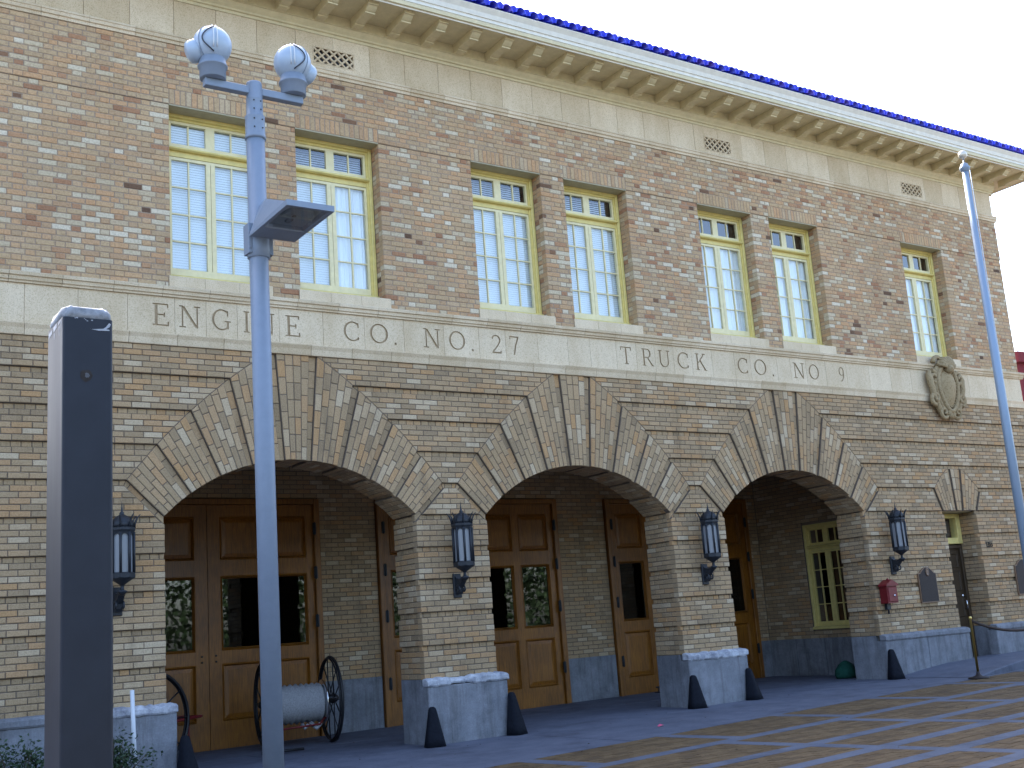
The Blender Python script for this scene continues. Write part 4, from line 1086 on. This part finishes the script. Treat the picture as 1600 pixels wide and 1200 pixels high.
# plaza: concrete bed, strips and brick panels
VS = [-3.37, -4.53, -5.62, -6.42, -7.12, -7.85, -8.6]; SW = .20
US = [-4.0+2.03*i for i in range(18)]
b = MB(); slab(b, [uv(-8, -9.2), uv(34, -9.2), uv(34, -3.30), uv(-8, -3.30)], -.008, .02); PZ = obj('plaza', b, 'concrete_strip', kind='structure')
pv = MB(); stp = MB()
for i, v in enumerate(VS[1:]):
    slab(stp, [uv(-8, v-SW/2), uv(34, v-SW/2), uv(34, v+SW/2), uv(-8, v+SW/2)], 0, .012)
for r_ in range(len(VS)-1):
    v1, v0 = VS[r_]-(SW/2 if r_ else .0), VS[r_+1]+SW/2
    for c_ in range(len(US)-1):
        off = .37 if r_ == 0 else 0
        ua, ub = US[c_]+SW/2+off, US[c_+1]-SW/2+off
        slab(stp, [uv(ua-SW, v0), uv(ua, v0), uv(ua, v1), uv(ua-SW, v1)], 0, .012)
        if uv(ub, v0)[0] < 2: continue
        nv = max(1, round((v1-v0)/.105)); dv = (v1-v0)/nv; nu = max(1, round((ub-ua)/.205)); du = (ub-ua)/nu
        for j in range(nv):
            sh = du/2 if j % 2 else 0; us = [ua]+[ua+sh+k*du for k in range(1 if not sh else 0, nu) if ua+.03 < ua+sh+k*du < ub-.03]+[ub]
            for k in range(len(us)-1):
                a, e = us[k]+.0025, us[k+1]-.0025; z_ = R.uniform(-.003, .0005)
                slab(pv, [uv(a, v0+j*dv+.0025), uv(e, v0+j*dv+.0025), uv(e, v0+(j+1)*dv-.0025), uv(a, v0+(j+1)*dv-.0025)], z_, .006, R.uniform(.05, 1))
obj('concrete_band', stp, 'concrete_strip', PZ); obj('brick_paver', pv, 'paver', PZ, 'stuff')
# apron in front of and inside the arcade
b = MB(); slab(b, [(-8, -1.0)]+[uv(-8.1, -3.36), uv(34, -3.36)]+[(34, 3.6), (-8, 3.6)], -.006, .02)
AP = obj('pavement', b, 'concrete', kind='structure')
xj = [-8, -2.2, .2, 2.9, 5.65, 8.4, 11.2, 14.0, 16.7, 19.6, 22.5, 34]
for i in range(len(xj)-1):
    a, e = xj[i]+.006, xj[i+1]-.006
    for (y0, y1) in ((None, -.02), (-.005, 1.78), (1.795, 3.5)):
        q0 = (-3.355+a*su)/cu if y0 is None else y0; q1 = (-3.355+e*su)/cu if y0 is None else y0
        if q0 >= y1 or q1 >= y1: 
            continue
        bb = MB(); slab(bb, [(a, q0), (e, q1), (e, y1), (a, y1)], .0+R.uniform(-.001, .001), .01); obj('paving_slab', bb, 'concrete', AP)
# raised walk by the entrance door with its kerb
b = MB(); kx = [15.85, 16.4, 17.2, 18.4, 20.0, 26.0]; kt = [.006, .07, .135, .15, .17, .20]
P = []; 
for x, t in zip(kx, kt):
    yf = -1.60+(x-15.75)*.13
    P += [(x, yf, ground(x)-.02), (x, yf, ground(x)+t-.015), (x, yf+.02, ground(x)+t), (x, .1, ground(x)+t)]
F = [(i*4+k, (i+1)*4+k, (i+1)*4+k+1, i*4+k+1) for i in range(len(kx)-1) for k in range(3)]
b.poly(P, F); obj('kerb', b, 'concrete_strip', kind='structure')

# ------------------------------------------------------------------ wheel guards at the pier corners
def guard(x, y, rot, h, label):
    g = MB(); n_ = 20; lv = [(0, 1), (.2, .86), (.5, .65), (.8, .45), (.92, .37), (.97, .30), (1.0, .16)]
    P = []
    for t, s_ in lv:
        for k in range(n_):
            a = 2*math.pi*k/n_; ca_, sa_ = math.cos(a), math.sin(a); e = 4.5
            rr = 1/((abs(ca_)**e+abs(sa_)**e)**(1/e)); P.append((.125*rr*s_*ca_, .11*rr*s_*sa_+(.05*t), h*t))
    F = [(i*n_+k, i*n_+(k+1) % n_, (i+1)*n_+(k+1) % n_, (i+1)*n_+k) for i in range(len(lv)-1) for k in range(n_)]+[tuple((len(lv)-1)*n_+k for k in range(n_)), tuple(range(n_))[::-1]]
    g.poly(P, F, 0, True)
    o = inst('wheel_guard', g.mesh('wheel_guard', ['rubber']), (x, y, ground(x)-.002)); o.rotation_euler = (0, 0, rot); tag(o, label, 'wheel guard', 'black wheel guards at the pier feet')
guard(4.22, -.19, rad(20), .48, 'black wheel guard at the bottom left, at the right foot of the leftmost pier')
guard(7.20, -.22, rad(-15), .46, 'black wheel guard at the left foot of the pier left of the middle arch')
guard(8.40, -.19, rad(20), .52, 'black wheel guard at the right foot of the pier left of the middle arch')
guard(11.42, -.21, rad(-15), .45, 'black wheel guard at the left foot of the pier right of the middle arch')
guard(12.58, -.16, rad(25), .45, 'black wheel guard at the right foot of the pier right of the middle arch')
guard(15.70, -.20, rad(-15), .47, 'black wheel guard below the red call box, at the right arch')

# ------------------------------------------------------------------ lamp post
LP = thing('lamp_post', 'tall blue grey steel lamp post with two ball floodlights and a box light', 'lamp post', (3.745, -3.70, 0))
g0 = ground(3.7); zt = 6.47
b = MB(); b.lathe([(.085, g0-.1), (.081, 5.93)], n=32); PO = obj('pole', b, 'pole_paint', LP, local=True)
b = MB(); b.lathe([(.092, 5.91), (.092, 5.93), (.088, 5.945), (.086, 6.11), (.089, 6.125), (.074, 6.135), (.073, 6.28), (.076, 6.29), (.071, 6.295), (.071, 6.44), (.066, 6.455), (0, 6.46)], n=32); SL = obj('sleeve', b, 'pole_paint', LP, local=True)
b = MB()
for z in (5.97, 6.09, 6.17, 6.25, 6.33):
    for a in (-100, -60, -140): b.lathe([(.006, 0), (.006, .01), (0, .012)], n=6); nv = 18; c_, s__ = math.cos(rad(a)), math.sin(rad(a)); 
b = MB()
for z in (6.00, 6.08, 6.18, 6.26):
    for a in (-115, -65): 
        d_ = Vector((math.cos(rad(a)), math.sin(rad(a)), 0)); rr_ = .086 if z < 6.12 else .072
        b.tube([d_*rr_+Vector((0,0,z)), d_*(rr_+.008)+Vector((0,0,z))], .007, 6)
obj('bolt', b, 'iron', SL, local=True)
b = MB(); b.bbox(-.46, -.06, -.035, .035, 6.335, 6.405, .004); b.bbox(.06, .46, -.035, .035, 6.335, 6.405, .004); obj('cross_arm', b, 'pole_paint', LP, local=True)
b = MB(); b.bbox(.06, .46, -.035, .035, 6.335, 6.405, .004)
for sg in (-1, 1):
    cx = sg*.38; zc = 6.735; rb = .171
    b = MB(); b.lathe([(.108, 6.408), (.114, 6.412), (.116, 6.515), (.129, 6.520), (.131, 6.532), (.124, 6.538), (.112, 6.60), (.10, 6.61)], (cx, 0, 0), 28); CU = obj('lamp_socket', b, 'pole_paint', LP, local=True)
    b = MB(); n_ = 20; b.lathe([(max(0, rb*math.cos(t)), zc+rb*math.sin(t)) for t in [rad(-90+180*i/n_) for i in range(n_+1)]], (cx, 0, 0), 28); BL = obj('floodlight', b, 'ball_metal', LP, local=True)
    b = MB(); az = rad(162 if sg < 0 else 12); d_ = Vector((math.cos(az), math.sin(az), -.42)).normalized(); c_ = Vector((cx, 0, zc))
    b.tube([c_+d_*.10, c_+d_*.19, c_+d_*.222, c_+d_*.24], [.105, .104, .09, .05], 24); obj('lens_hood', b, 'ball_metal', BL, local=True)
    va = rad(-100 if sg < 0 else -112)                            # bright seam strip and cable on the ball, facing the street
    b = MB(); P = []
    for i in range(15):
        t = rad(-28+14*i*.85); d2 = Vector((math.cos(va)*math.cos(t), math.sin(va)*math.cos(t), math.sin(t))); P.append(c_+d2*(rb+.004))
    for off in (-.016, .016):
        u = Vector((-math.sin(va), math.cos(va), 0)); b.tube([q+u*off for q in P], .006, 6)
    obj('seam_strip', b, 'pale_plastic', BL, local=True)
    b = MB(); P = []
    for i in range(12):
        t = i/11; el = rad(38-80*t); aa = va+sg*rad(4+34*math.sin(t*math.pi)); P.append(c_+Vector((math.cos(aa)*math.cos(el), math.sin(aa)*math.cos(el), math.sin(el)))*(rb+.010))
    b.tube(P, .006, 6); obj('cable', b, 'ball_dark', BL, local=True)
    b = MB(); P = []
    for i in range(28):
        t = 2*math.pi*i/28; u1 = Vector((math.cos(va+.9*sg), math.sin(va+.9*sg), 0)); P.append(c_+(u1*math.cos(t)+Vector((0,0,1))*math.sin(t))*(rb+.001))
    b.tube(P, .005, 5, closed=True); obj('rim', b, 'pole_paint', BL, local=True)
# box light on the pole
zb = 4.965
b = MB(); hw = .21; yb, yf = -.085, -.90; ox = .095
P = [(-hw, yb, zb), (hw, yb, zb), (hw, yf, zb), (-hw, yf, zb), (-hw, yb, zb+.02), (hw, yb, zb+.02), (hw, yf, zb+.05), (-hw, yf, zb+.05), (-hw*.5, yb, zb+.30), (hw*.5, yb, zb+.30), (hw*.9, yf+.08, zb+.065), (-hw*.9, yf+.08, zb+.065), (-hw*.6, yb-.18, zb+.29), (hw*.6, yb-.18, zb+.29)]
t_ = .03
P += [(-hw+t_, yb-.26, zb), (hw-t_, yb-.26, zb), (hw-t_, yf+t_, zb), (-hw+t_, yf+t_, zb), (-hw+t_+.02, yb-.28, zb+.04), (hw-t_-.02, yb-.28, zb+.04), (hw-t_-.02, yf+t_+.02, zb+.04), (-hw+t_+.02, yf+t_+.02, zb+.04)]
F = [(3,7,4,0), (2,3,7,6), (1,2,6,5), (0,1,5,4), (7,6,10,11), (11,10,13,12), (12,13,9,8), (4,7,11,12), (4,12,8), (5,6,10,13), (5,13,9), (4,5,9,8), (0,1,15,14), (1,2,16,15), (2,3,17,16), (3,0,14,17), (14,15,19,18), (15,16,20,19), (16,17,21,20), (17,14,18,21)]
P = [(q[0]+ox, q[1], q[2]) for q in P]
b.poly(P, F); BX = obj('box_light', b, 'pole_paint', LP, local=True)
b = MB(); b.box(ox-hw+.05, ox+hw-.05, yf+.05, yb-.28, zb+.04, zb+.045); obj('reflector', b, 'reflector', BX, local=True)
b = MB()
n_ = 12
for i in range(n_): 
    a0, a1 = rad(180*i/n_), rad(180*(i+1)/n_); b.quad((ox-.14*math.cos(a0), yf+.30-.2*math.sin(a0), zb+.012), (ox-.14*math.cos(a1), yf+.30-.2*math.sin(a1), zb+.012), (ox-.14*math.cos(a1), yf+.30-.2*math.sin(a1), zb+.04), (ox-.14*math.cos(a0), yf+.30-.2*math.sin(a0), zb+.04))
b.box(ox-.15, ox+.15, yf+.305, yf+.325, zb+.016, zb+.04); obj('reflector_rim', b, 'reflector', BX, local=True)
b = MB(); b.lathe([(0, 0), (.03, .02), (.036, .06), (.02, .10), (.018, .15), (0, .155)], (.03, 0, 0), 14); b.v = [(ox-.02+(q[0]-.03)*.9, yf+.46-q[2]*1.2, zb+.030+q[1]*.4) for q in b.v]; obj('bulb', b, 'lamp_glass', BX, local=True)
b = MB(); b.bbox(ox-hw+.04, ox+hw-.04, yf+.04, yb-.27, zb+.007, zb+.010, .001); obj('lens', b, 'window_glass', BX, local=True)
b = MB(); b.lathe([(.086, 4.80), (.098, 4.805), (.098, 4.90), (.098, 5.08), (.086, 5.085)], n=32); b.bbox(-.112, -.05, -.06, .06, 4.83, 5.10, .004); b.bbox(.05, .112, -.06, .06, 4.83, 5.10, .004); b.tube([(-.10, -.055, 4.88), (-.10, -.07, 4.88)], .01, 6); b.tube([(-.10, -.055, 5.02), (-.10, -.07, 5.02)], .01, 6); obj('clamp', b, 'pole_paint', BX, local=True)

# ------------------------------------------------------------------ dark square post in the foreground
PX0, PX1, PY0, PY1 = .934, 1.104, -8.85, -8.62
PT = thing('square_post', 'dark square steel post with chipped top in the left foreground', 'post', ((PX0+PX1)/2, (PY0+PY1)/2, ground(1)))
W2_ = (PX1-PX0)/2; D2_ = (PY1-PY0)/2; ztp = 2.655-ground(1)
def rsq(w, d, r_, z, n_=5):
    P = []
    for (sx, sy, a0) in ((1, 1, 0), (-1, 1, 90), (-1, -1, 180), (1, -1, 270)):
        for i in range(n_+1): a = rad(a0+90*i/n_); P.append((sx*(w-r_)+r_*math.cos(a), sy*(d-r_)+r_*math.sin(a), z))
    return P
def loft(mb, rings, sm=False, cap=True):
    n_ = len(rings[0]); F = [(i*n_+k, i*n_+(k+1) % n_, (i+1)*n_+(k+1) % n_, (i+1)*n_+k) for i in range(len(rings)-1) for k in range(n_)]
    if cap: F += [tuple(range(n_))[::-1], tuple((len(rings)-1)*n_+k for k in range(n_))]
    mb.poly([q for r_ in rings for q in r_], F, 0, sm)
b = MB(); loft(b, [rsq(W2_, D2_, .012, 0), rsq(W2_, D2_, .012, ztp)]); obj('shaft', b, 'post_paint', PT, local=True)
b = MB(); rr = random.Random(5); rings = []
for (s_, dz) in ((.985, .001), (.97, .022), (.93, .036), (.85, .044), (.6, .048), (.2, .049)): rings.append([(q[0]*s_+rr.uniform(-.004, .004), q[1]*s_+rr.uniform(-.004, .004), ztp+dz+rr.uniform(-.004, .004)) for q in rsq(W2_, D2_, .03, 0)])
loft(b, rings, True); obj('cap', b, 'post_cap', PT, local=True)
def flake(P): b = MB(); b.poly(P, [tuple(range(len(P)))]); obj('paint_chip', b, 'bare_metal', PT, local=True)   # bare metal where the paint has flaked
yf_ = -D2_-.0012
flake([(q[0], yf_, q[1]) for q in [(W2_-.014, ztp-.012), (W2_-.026, ztp-.028), (W2_-.034, ztp-.034), (W2_-.075, ztp-.039), (W2_-.085, ztp-.038), (W2_-.05, ztp-.042), (W2_-.012, ztp-.040), (W2_-.014, ztp-.036), (W2_-.025, ztp-.035), (W2_-.012, ztp-.026), (W2_-.008, ztp-.016)]])
for i in range(7): x_ = rr.uniform(-W2_+.02, W2_-.02); z_ = ztp-rr.uniform(.002, .012); s_ = rr.uniform(.002, .004); flake([(q[0], yf_, q[1]) for q in [(x_-s_, z_), (x_+s_, z_-s_*.4), (x_+s_*.7, z_+s_), (x_-s_*.5, z_+s_*.9)]])
xl_ = -W2_-.0012
for (y0, y1, z0, z1) in ((-.10, -.088, .005, .045), (-.085, -.05, .004, .018), (-.03, .02, .003, .025), (.04, .09, .01, .03), (-.07, -.06, .02, .06), (.0, .012, .03, .055)): flake([(xl_, y0, ztp-z0), (xl_, y1, ztp-z0-.004), (xl_, y1-.004, ztp-z1), (xl_, y0+.003, ztp-z1+.006)])
b = MB(); cz_ = ztp-.205
for (r_, y_) in ((.021, yf_), (.008, yf_-.0006)): b.poly([(-.004+r_*rr.uniform(.75, 1.2)*math.cos(2*math.pi*k/14), y_, cz_+1.15*r_*rr.uniform(.75, 1.2)*math.sin(2*math.pi*k/14)) for k in range(14)], [tuple(range(14))], 0 if r_ > .02 else 1)
obj('scorch_mark', b, ['rust_spot', 'worn_metal'], PT, local=True)

# ------------------------------------------------------------------ flagpole
FP = thing('flagpole', 'tall silver flagpole with a ball top at the right edge', 'flagpole', (12.53, -4.85, 0))
gf = ground(12.5); b = MB(); b.lathe([(.055, gf-.05), (.050, 3.5), (.038, 6.66)], n=28); obj('pole', b, 'flagpole_metal', FP, local=True)
b = MB(); b.lathe([(.04, 6.62), (.045, 6.63), (.062, 6.655), (.064, 6.675), (.052, 6.69), (.042, 6.72), (.02, 6.735), (.008, 6.74), (.008, 6.80)], n=20); obj('truck_cap', b, 'pole_paint', FP, local=True)
b = MB(); n_ = 14; b.lathe([(max(0, .054*math.cos(t)), 6.845+.054*math.sin(t)) for t in [rad(-90+180*i/n_) for i in range(n_+1)]], n=20); obj('ball_finial', b, 'flag_ball', FP, local=True)
b = MB(); b.tube([(.06, -.02, gf+1.2), (.062, -.02, 4), (.07, -.02, 6.65)], .005, 5); obj('halyard', b, 'pale_plastic', FP, local=True)
b = MB(); b.lathe([(.16, gf), (.16, gf+.02), (.09, gf+.10), (.065, gf+.12)], n=24); obj('base_collar', b, 'flagpole_metal', FP, local=True)

# ------------------------------------------------------------------ hose reel cart and hand cart
def wheel(parent, c, axdir, r_, mat, nsp=14, hub=.06, name='wheel'):
    ax = Vector(axdir).normalized(); u = ax.cross(Vector((0,0,1))).normalized(); v = ax.cross(u); c = Vector(c)
    b = MB(); b.tube([c+(u*math.cos(2*math.pi*k/40)+v*math.sin(2*math.pi*k/40))*(r_-.02) for k in range(40)], .021, 8, closed=True)
    b.tube([c-ax*.03+(u*math.cos(2*math.pi*k/40)+v*math.sin(2*math.pi*k/40))*(r_-.035) for k in range(40)], .012, 6, closed=True)
    wq = obj(name, b, mat, parent, local=True)
    for k in range(nsp):
        t = 2*math.pi*k/nsp; d = u*math.cos(t)+v*math.sin(t); so = ax*(.035 if k % 2 else -.035)
        b = MB(); b.tube([c+d*hub*.7+so, c+d*(r_-.03)], .009, 6); obj('spoke', b, mat, wq, local=True)
    b = MB(); b.tube([c-ax*.09, c-ax*.06, c+ax*.06, c+ax*.10], [.03, hub, hub, .025], 14); obj('hub', b, mat, wq, local=True)
    return wq
HC = thing('hose_reel_cart', 'old hose reel cart with two tall black spoked wheels and a pale hose drum', 'cart', (6.55, 2.27, ground(6.55)), rad(-9))
rw = .57
wheel(HC, (.45, 0, rw), (1, 0, 0), rw, 'black_wood'); wheel(HC, (-.45, 0, rw), (1, 0, 0), rw, 'black_wood')
b = MB(); b.tube([(-.47, 0, rw), (.47, 0, rw)], .022, 10); obj('axle', b, 'red_iron', HC, local=True)
b = MB(); prof = []; n_ = 16
for i in range(n_+1):
    x_ = -.30+.60*i/n_; prof += [(.232+.030*(i % 2)+R.uniform(-.005, .005), x_)]
b.lathe([(.05, -.305)]+prof+[(.05, .305)], (0, 0, rw-.03), 32, 'x'); obj('hose', b, 'canvas', HC, local=True)
for sg in (1, -1):
    b = MB(); b.lathe([(.04, sg*.318), (.285, sg*.318), (.295, sg*.326), (.285, sg*.336), (.04, sg*.336)], (0, 0, rw-.03), 36, 'x'); obj('drum_flange', b, 'chrome', HC, local=True)
b = MB(); b.tube([(.36, -.05, .36), (.2, -.30, .27), (-.3, -.32, .25), (-.40, -.05, .30)], .013, 8); b.tube([(-.36, .0, .5), (-.36, -.05, .36)], .013, 8); b.tube([(.36, .0, .5), (.36, -.05, .36)], .013, 8); obj('frame_bar', b, 'red_iron', HC, local=True)
b = MB(); b.tube([(-.36, -.1, .33), (-.42, -.5, .16), (-.45, -.9, .035)], .016, 8); b.tube([(-.72, -.92, .03), (-.18, -.88, .03)], .018, 8); b.tube([(-.36, -.05, .36), (-.42, -.40, .21)], .012, 8); obj('draw_bar', b, 'black_wood', HC, local=True)
b = MB(); b.tube([(.10, -.2, .29), (.16, -.29, .22), (.22, -.24, .27)], .03, 8); b.tube([(-.02, -.22, .28), (.0, -.30, .235), (.05, -.25, .27)], .025, 8); obj('loose_hose', b, 'canvas', HC, local=True)
SC = thing('hand_cart', 'old red hand cart with a dark wheel, mostly hidden behind the leftmost pier', 'cart', (4.19, 1.75, ground(4.0)), rad(-66))
wheel(SC, (.34, 0, .58), (1, 0, 0), .58, 'black_wood', 10); wheel(SC, (-.40, 0, .58), (1, 0, 0), .58, 'black_wood', 10)
b = MB(); b.tube([(-.42, 0, .58), (.38, 0, .58)], .022, 10); obj('axle', b, 'red_iron', SC, local=True)
b = MB()
for x_ in (-.25, .10): b.tube([(x_, -.5, .53), (x_, .6, .53), (x_*.8, 1.02, .55)], .019, 8)
b.tube([(-.25, .5, .53), (.10, .5, .53)], .016, 8); b.tube([(-.22, .98, .55), (.1, .98, .55)], .016, 8); b.tube([(-.05, .92, .53), (-.05, .94, .01)], .011, 8); b.tube([(.10, .12, .53), (.10, .10, .95)], .012, 8); b.tube([(-.25, .12, .53), (-.25, .10, .95)], .012, 8); b.tube([(-.25, .1, .80), (.10, .1, .80)], .012, 8)
obj('shaft_frame', b, 'red_iron', SC, local=True)

# ------------------------------------------------------------------ stanchion and rope
sx, sy = 15.68, -1.72
ST2 = thing('stanchion', 'brass rope stanchion with a domed base on the pavement', 'stanchion', (sx, sy, ground(sx)+.002))
b = MB(); b.lathe([(.15, 0), (.155, .008), (.14, .02), (.06, .035), (.035, .055), (.022, .10), (.0, .11)], n=28); obj('base', b, 'bronze', ST2, local=True)
b = MB(); b.lathe([(.019, .09), (.019, .86), (.024, .87), (.026, .89), (.02, .905), (0, .912)], n=16); obj('post', b, 'brass', ST2, local=True)
b = MB(); p0, p1 = Vector((sx, sy, ground(sx)+.85)), Vector((19.4, -1.25, 1.30)); P = []
for i in range(17): t = i/16; q = p0.lerp(p1, t); q.z -= .30*4*t*(1-t); P.append(q)
b.tube(P, .022, 8); tag(obj('barrier_rope', b, 'rope'), 'dark barrier rope sagging to the right from the brass stanchion', 'rope')
S3 = thing('stanchion', 'brass rope stanchion beyond the right edge of the picture', 'stanchion', (19.4, -1.25, .36))
b = MB(); b.lathe([(.15, 0), (.155, .008), (.14, .02), (.06, .035), (.035, .055), (.022, .10), (.0, .11)], n=28); obj('base', b, 'bronze', S3, local=True)
b = MB(); b.lathe([(.019, .09), (.019, .97), (.024, .98), (.026, 1.0), (.02, 1.015), (0, 1.02)], n=16); obj('post', b, 'brass', S3, local=True)

# ------------------------------------------------------------------ shrubs, bag, bits
def shrub(x, y, w, h, nl, label, seed):
    rr = random.Random(seed); g = ground(x); t = thing('shrub', label, 'shrub', (x, y, g), 0, 'shrubs below the left wall'); lf = MB(); stm = MB()
    for s_ in range(11):
        a = rr.uniform(0, 6.28); d = Vector((math.cos(a)*w*rr.uniform(.2, 1), math.sin(a)*w*.6*rr.uniform(.2, 1), h*rr.uniform(.6, 1)))
        P = [Vector((0,0,0)), d*.5+Vector((0,0,h*.08)), d]; stm.tube(P, [.008, .006, .003], 5)
        for k in range(nl//11):
            t_ = rr.uniform(.25, 1.05); q = (P[0].lerp(P[1], t_*2) if t_ < .5 else P[1].lerp(P[2], t_*2-1))+Vector((rr.gauss(0, .07), rr.gauss(0, .06), rr.gauss(0, .05)))
            L_ = rr.uniform(.03, .065); dr = Vector((rr.gauss(0, 1), rr.gauss(0, 1), rr.gauss(.1, .6))).normalized(); sd_ = dr.cross(Vector((rr.gauss(0, 1), rr.gauss(0, 1), rr.gauss(0, 1)))).normalized()*L_*.24
            nb_ = dr.cross(sd_).normalized()*L_*.1
            lf.poly([q, q+dr*L_*.45+sd_+nb_, q+dr*L_, q+dr*L_*.45-sd_+nb_], [(0,1,2), (0,2,3)])
    obj('foliage', lf, 'leaf', t, local=True); obj('stem', stm, 'bark', t, local=True)
shrub(2.45, -.50, .42, .62, 1500, 'dark green shrub in the bottom left corner, left of the square post', 1)
shrub(1.75, -.45, .42, .55, 1200, 'dark green shrub cut by the left edge of the picture', 4)
shrub(3.32, -.62, .36, .60, 1400, 'leafy green shrub between the square post and the leftmost pier base', 2)
b = MB(); b.tube([(3.60, -.42, .25), (3.57, -.42, 1.17)], .022, 10); tag(obj('marker_stake', b, 'pale_plastic'), 'thin pale stake standing by the leafy shrub and pier base', 'stake')
b = MB(); n_ = 16; P = []; rr = random.Random(8); pr = [(.17, 0), (.20, .06), (.19, .14), (.14, .22), (.07, .27), (.02, .29)]
for r_, z_ in pr:
    for k in range(n_): a = 2*math.pi*k/n_; q = r_*(1+.13*math.sin(3*a+z_*9)+rr.uniform(-.05, .05)); P.append((15.98+q*math.cos(a), 1.05+q*math.sin(a)*.8, ground(15.9)+z_+.002))
b.poly(P, [(i*n_+k, i*n_+(k+1) % n_, (i+1)*n_+(k+1) % n_, (i+1)*n_+k) for i in range(len(pr)-1) for k in range(n_)]+[tuple((len(pr)-1)*n_+k for k in range(n_)), tuple(range(n_))[::-1]], 0, True)
tag(obj('bag', b, 'green_cloth'), 'dark green bag lying inside the right arch behind the pier', 'bag')
b = MB(); gx = ground(9.5); b.poly([(9.50, -1.62, gx+.006), (9.56, -1.64, gx+.02), (9.60, -1.60, gx+.008), (9.57, -1.56, gx+.03), (9.52, -1.57, gx+.01)], [(0,1,4), (1,3,4), (1,2,3)]); tag(obj('paper_scrap', b, 'pink_paper'), 'tiny crumpled pink scrap on the pavement', 'litter')
b = MB(); rr = random.Random(77)
for i in range(150):
    x_ = rr.uniform(4.2, 18); y_ = rr.choice([rr.gauss(-.35, .15), rr.uniform(-3.2, -.3), rr.uniform(-7, -3), rr.uniform(.2, 3.1)]); g_ = ground(x_)+.004; s_ = rr.uniform(.006, .022); a = rr.uniform(0, 6.28)
    if -.18 < y_ < .7 and not any(abs(x_-c) < HALF-.1 for c in ARCH): continue
    if y_ > -1.9 and x_ > 15.6: continue
    ca_, sa_ = math.cos(a)*s_, math.sin(a)*s_; z_ = rr.uniform(.001, .010)
    b.poly([(x_-ca_, y_-sa_, g_), (x_+sa_*.5, y_-ca_*.5, g_+z_), (x_+ca_, y_+sa_, g_+.002), (x_-sa_*.5, y_+ca_*.5, g_+z_*.6)], [(0,1,2,3)])
obj('fallen_leaves', b, 'dry_leaf', kind='stuff')
# door stop dolly seen under the bay door at the right
b = MB(); gx = ground(12.9)
b.tube([(13.45, 3.05, gx+.10), (14.3, 3.05, gx+.10)], .012, 8)
for x_ in (13.5, 14.25): b.tube([(x_, 3.05, gx+.10), (x_, 3.05, gx+.01)], .010, 8); b.tube([(x_, 2.95, gx+.012), (x_, 3.15, gx+.012)], .010, 8)
tag(obj('boot_scraper', b, 'iron'), 'low black iron boot rail in front of the right bay door', 'boot scraper')

# ------------------------------------------------------------------ tree masses added out of view to darken reflections, arcade and lower walls
rr = random.Random(11); b = MB()
def leafmass(cx, cy, z0, z1, r_, n_):
    for i in range(n_):
        a = rr.uniform(0, 6.28); q = rr.random()**.5; t = rr.random(); w_ = r_*math.sin(math.pi*(.12+.8*t))**.6
        c_ = Vector((cx+w_*q*math.cos(a), cy+w_*q*math.sin(a), z0+(z1-z0)*t)); u = Vector((rr.gauss(0, 1), rr.gauss(0, 1), rr.gauss(0, 1))).normalized(); v = u.orthogonal().normalized(); s_ = rr.uniform(.09, .22)
        b.quad(c_+u*s_, c_+v*s_*.6, c_-u*s_, c_-v*s_*.6)
for k in range(12): leafmass(-34+7.2*k+rr.uniform(-1.5, 1.5), -31+rr.uniform(-3, 3), .3, rr.uniform(6.5, 9.5), rr.uniform(3.6, 4.8), 4500)
for (x_, y_) in ((-4.3, 3.5), (-4.8, 8), (-7.5, 1), (-10, -5), (-11, -12)): leafmass(x_, y_, .2, rr.uniform(4.0, 5.0), 2.6, 2600)
obj('added_tree_belt', b, 'leaf', kind='stuff')

# ------------------------------------------------------------------ red building beyond the right end
RB = thing('red_building', 'dark red building beyond the right end of the fire station', 'building', (36, 10, 0))
b = MB(); b.box(-5.6, 12, -4, 9, 0, 7.9); b.box(-5.75, 12.1, -4.15, 9.1, 7.9, 8.2); obj('wall', b, 'far_red', RB, local=True)
b = MB(); b.bbox(-5.62, -5.0, -4.06, -3.9, 5.9, 6.6, .01); obj('window', b, 'far_teal', RB, local=True)

S.cycles.max_bounces = 6; S.cycles.diffuse_bounces = 4; S.cycles.transparent_max_bounces = 12
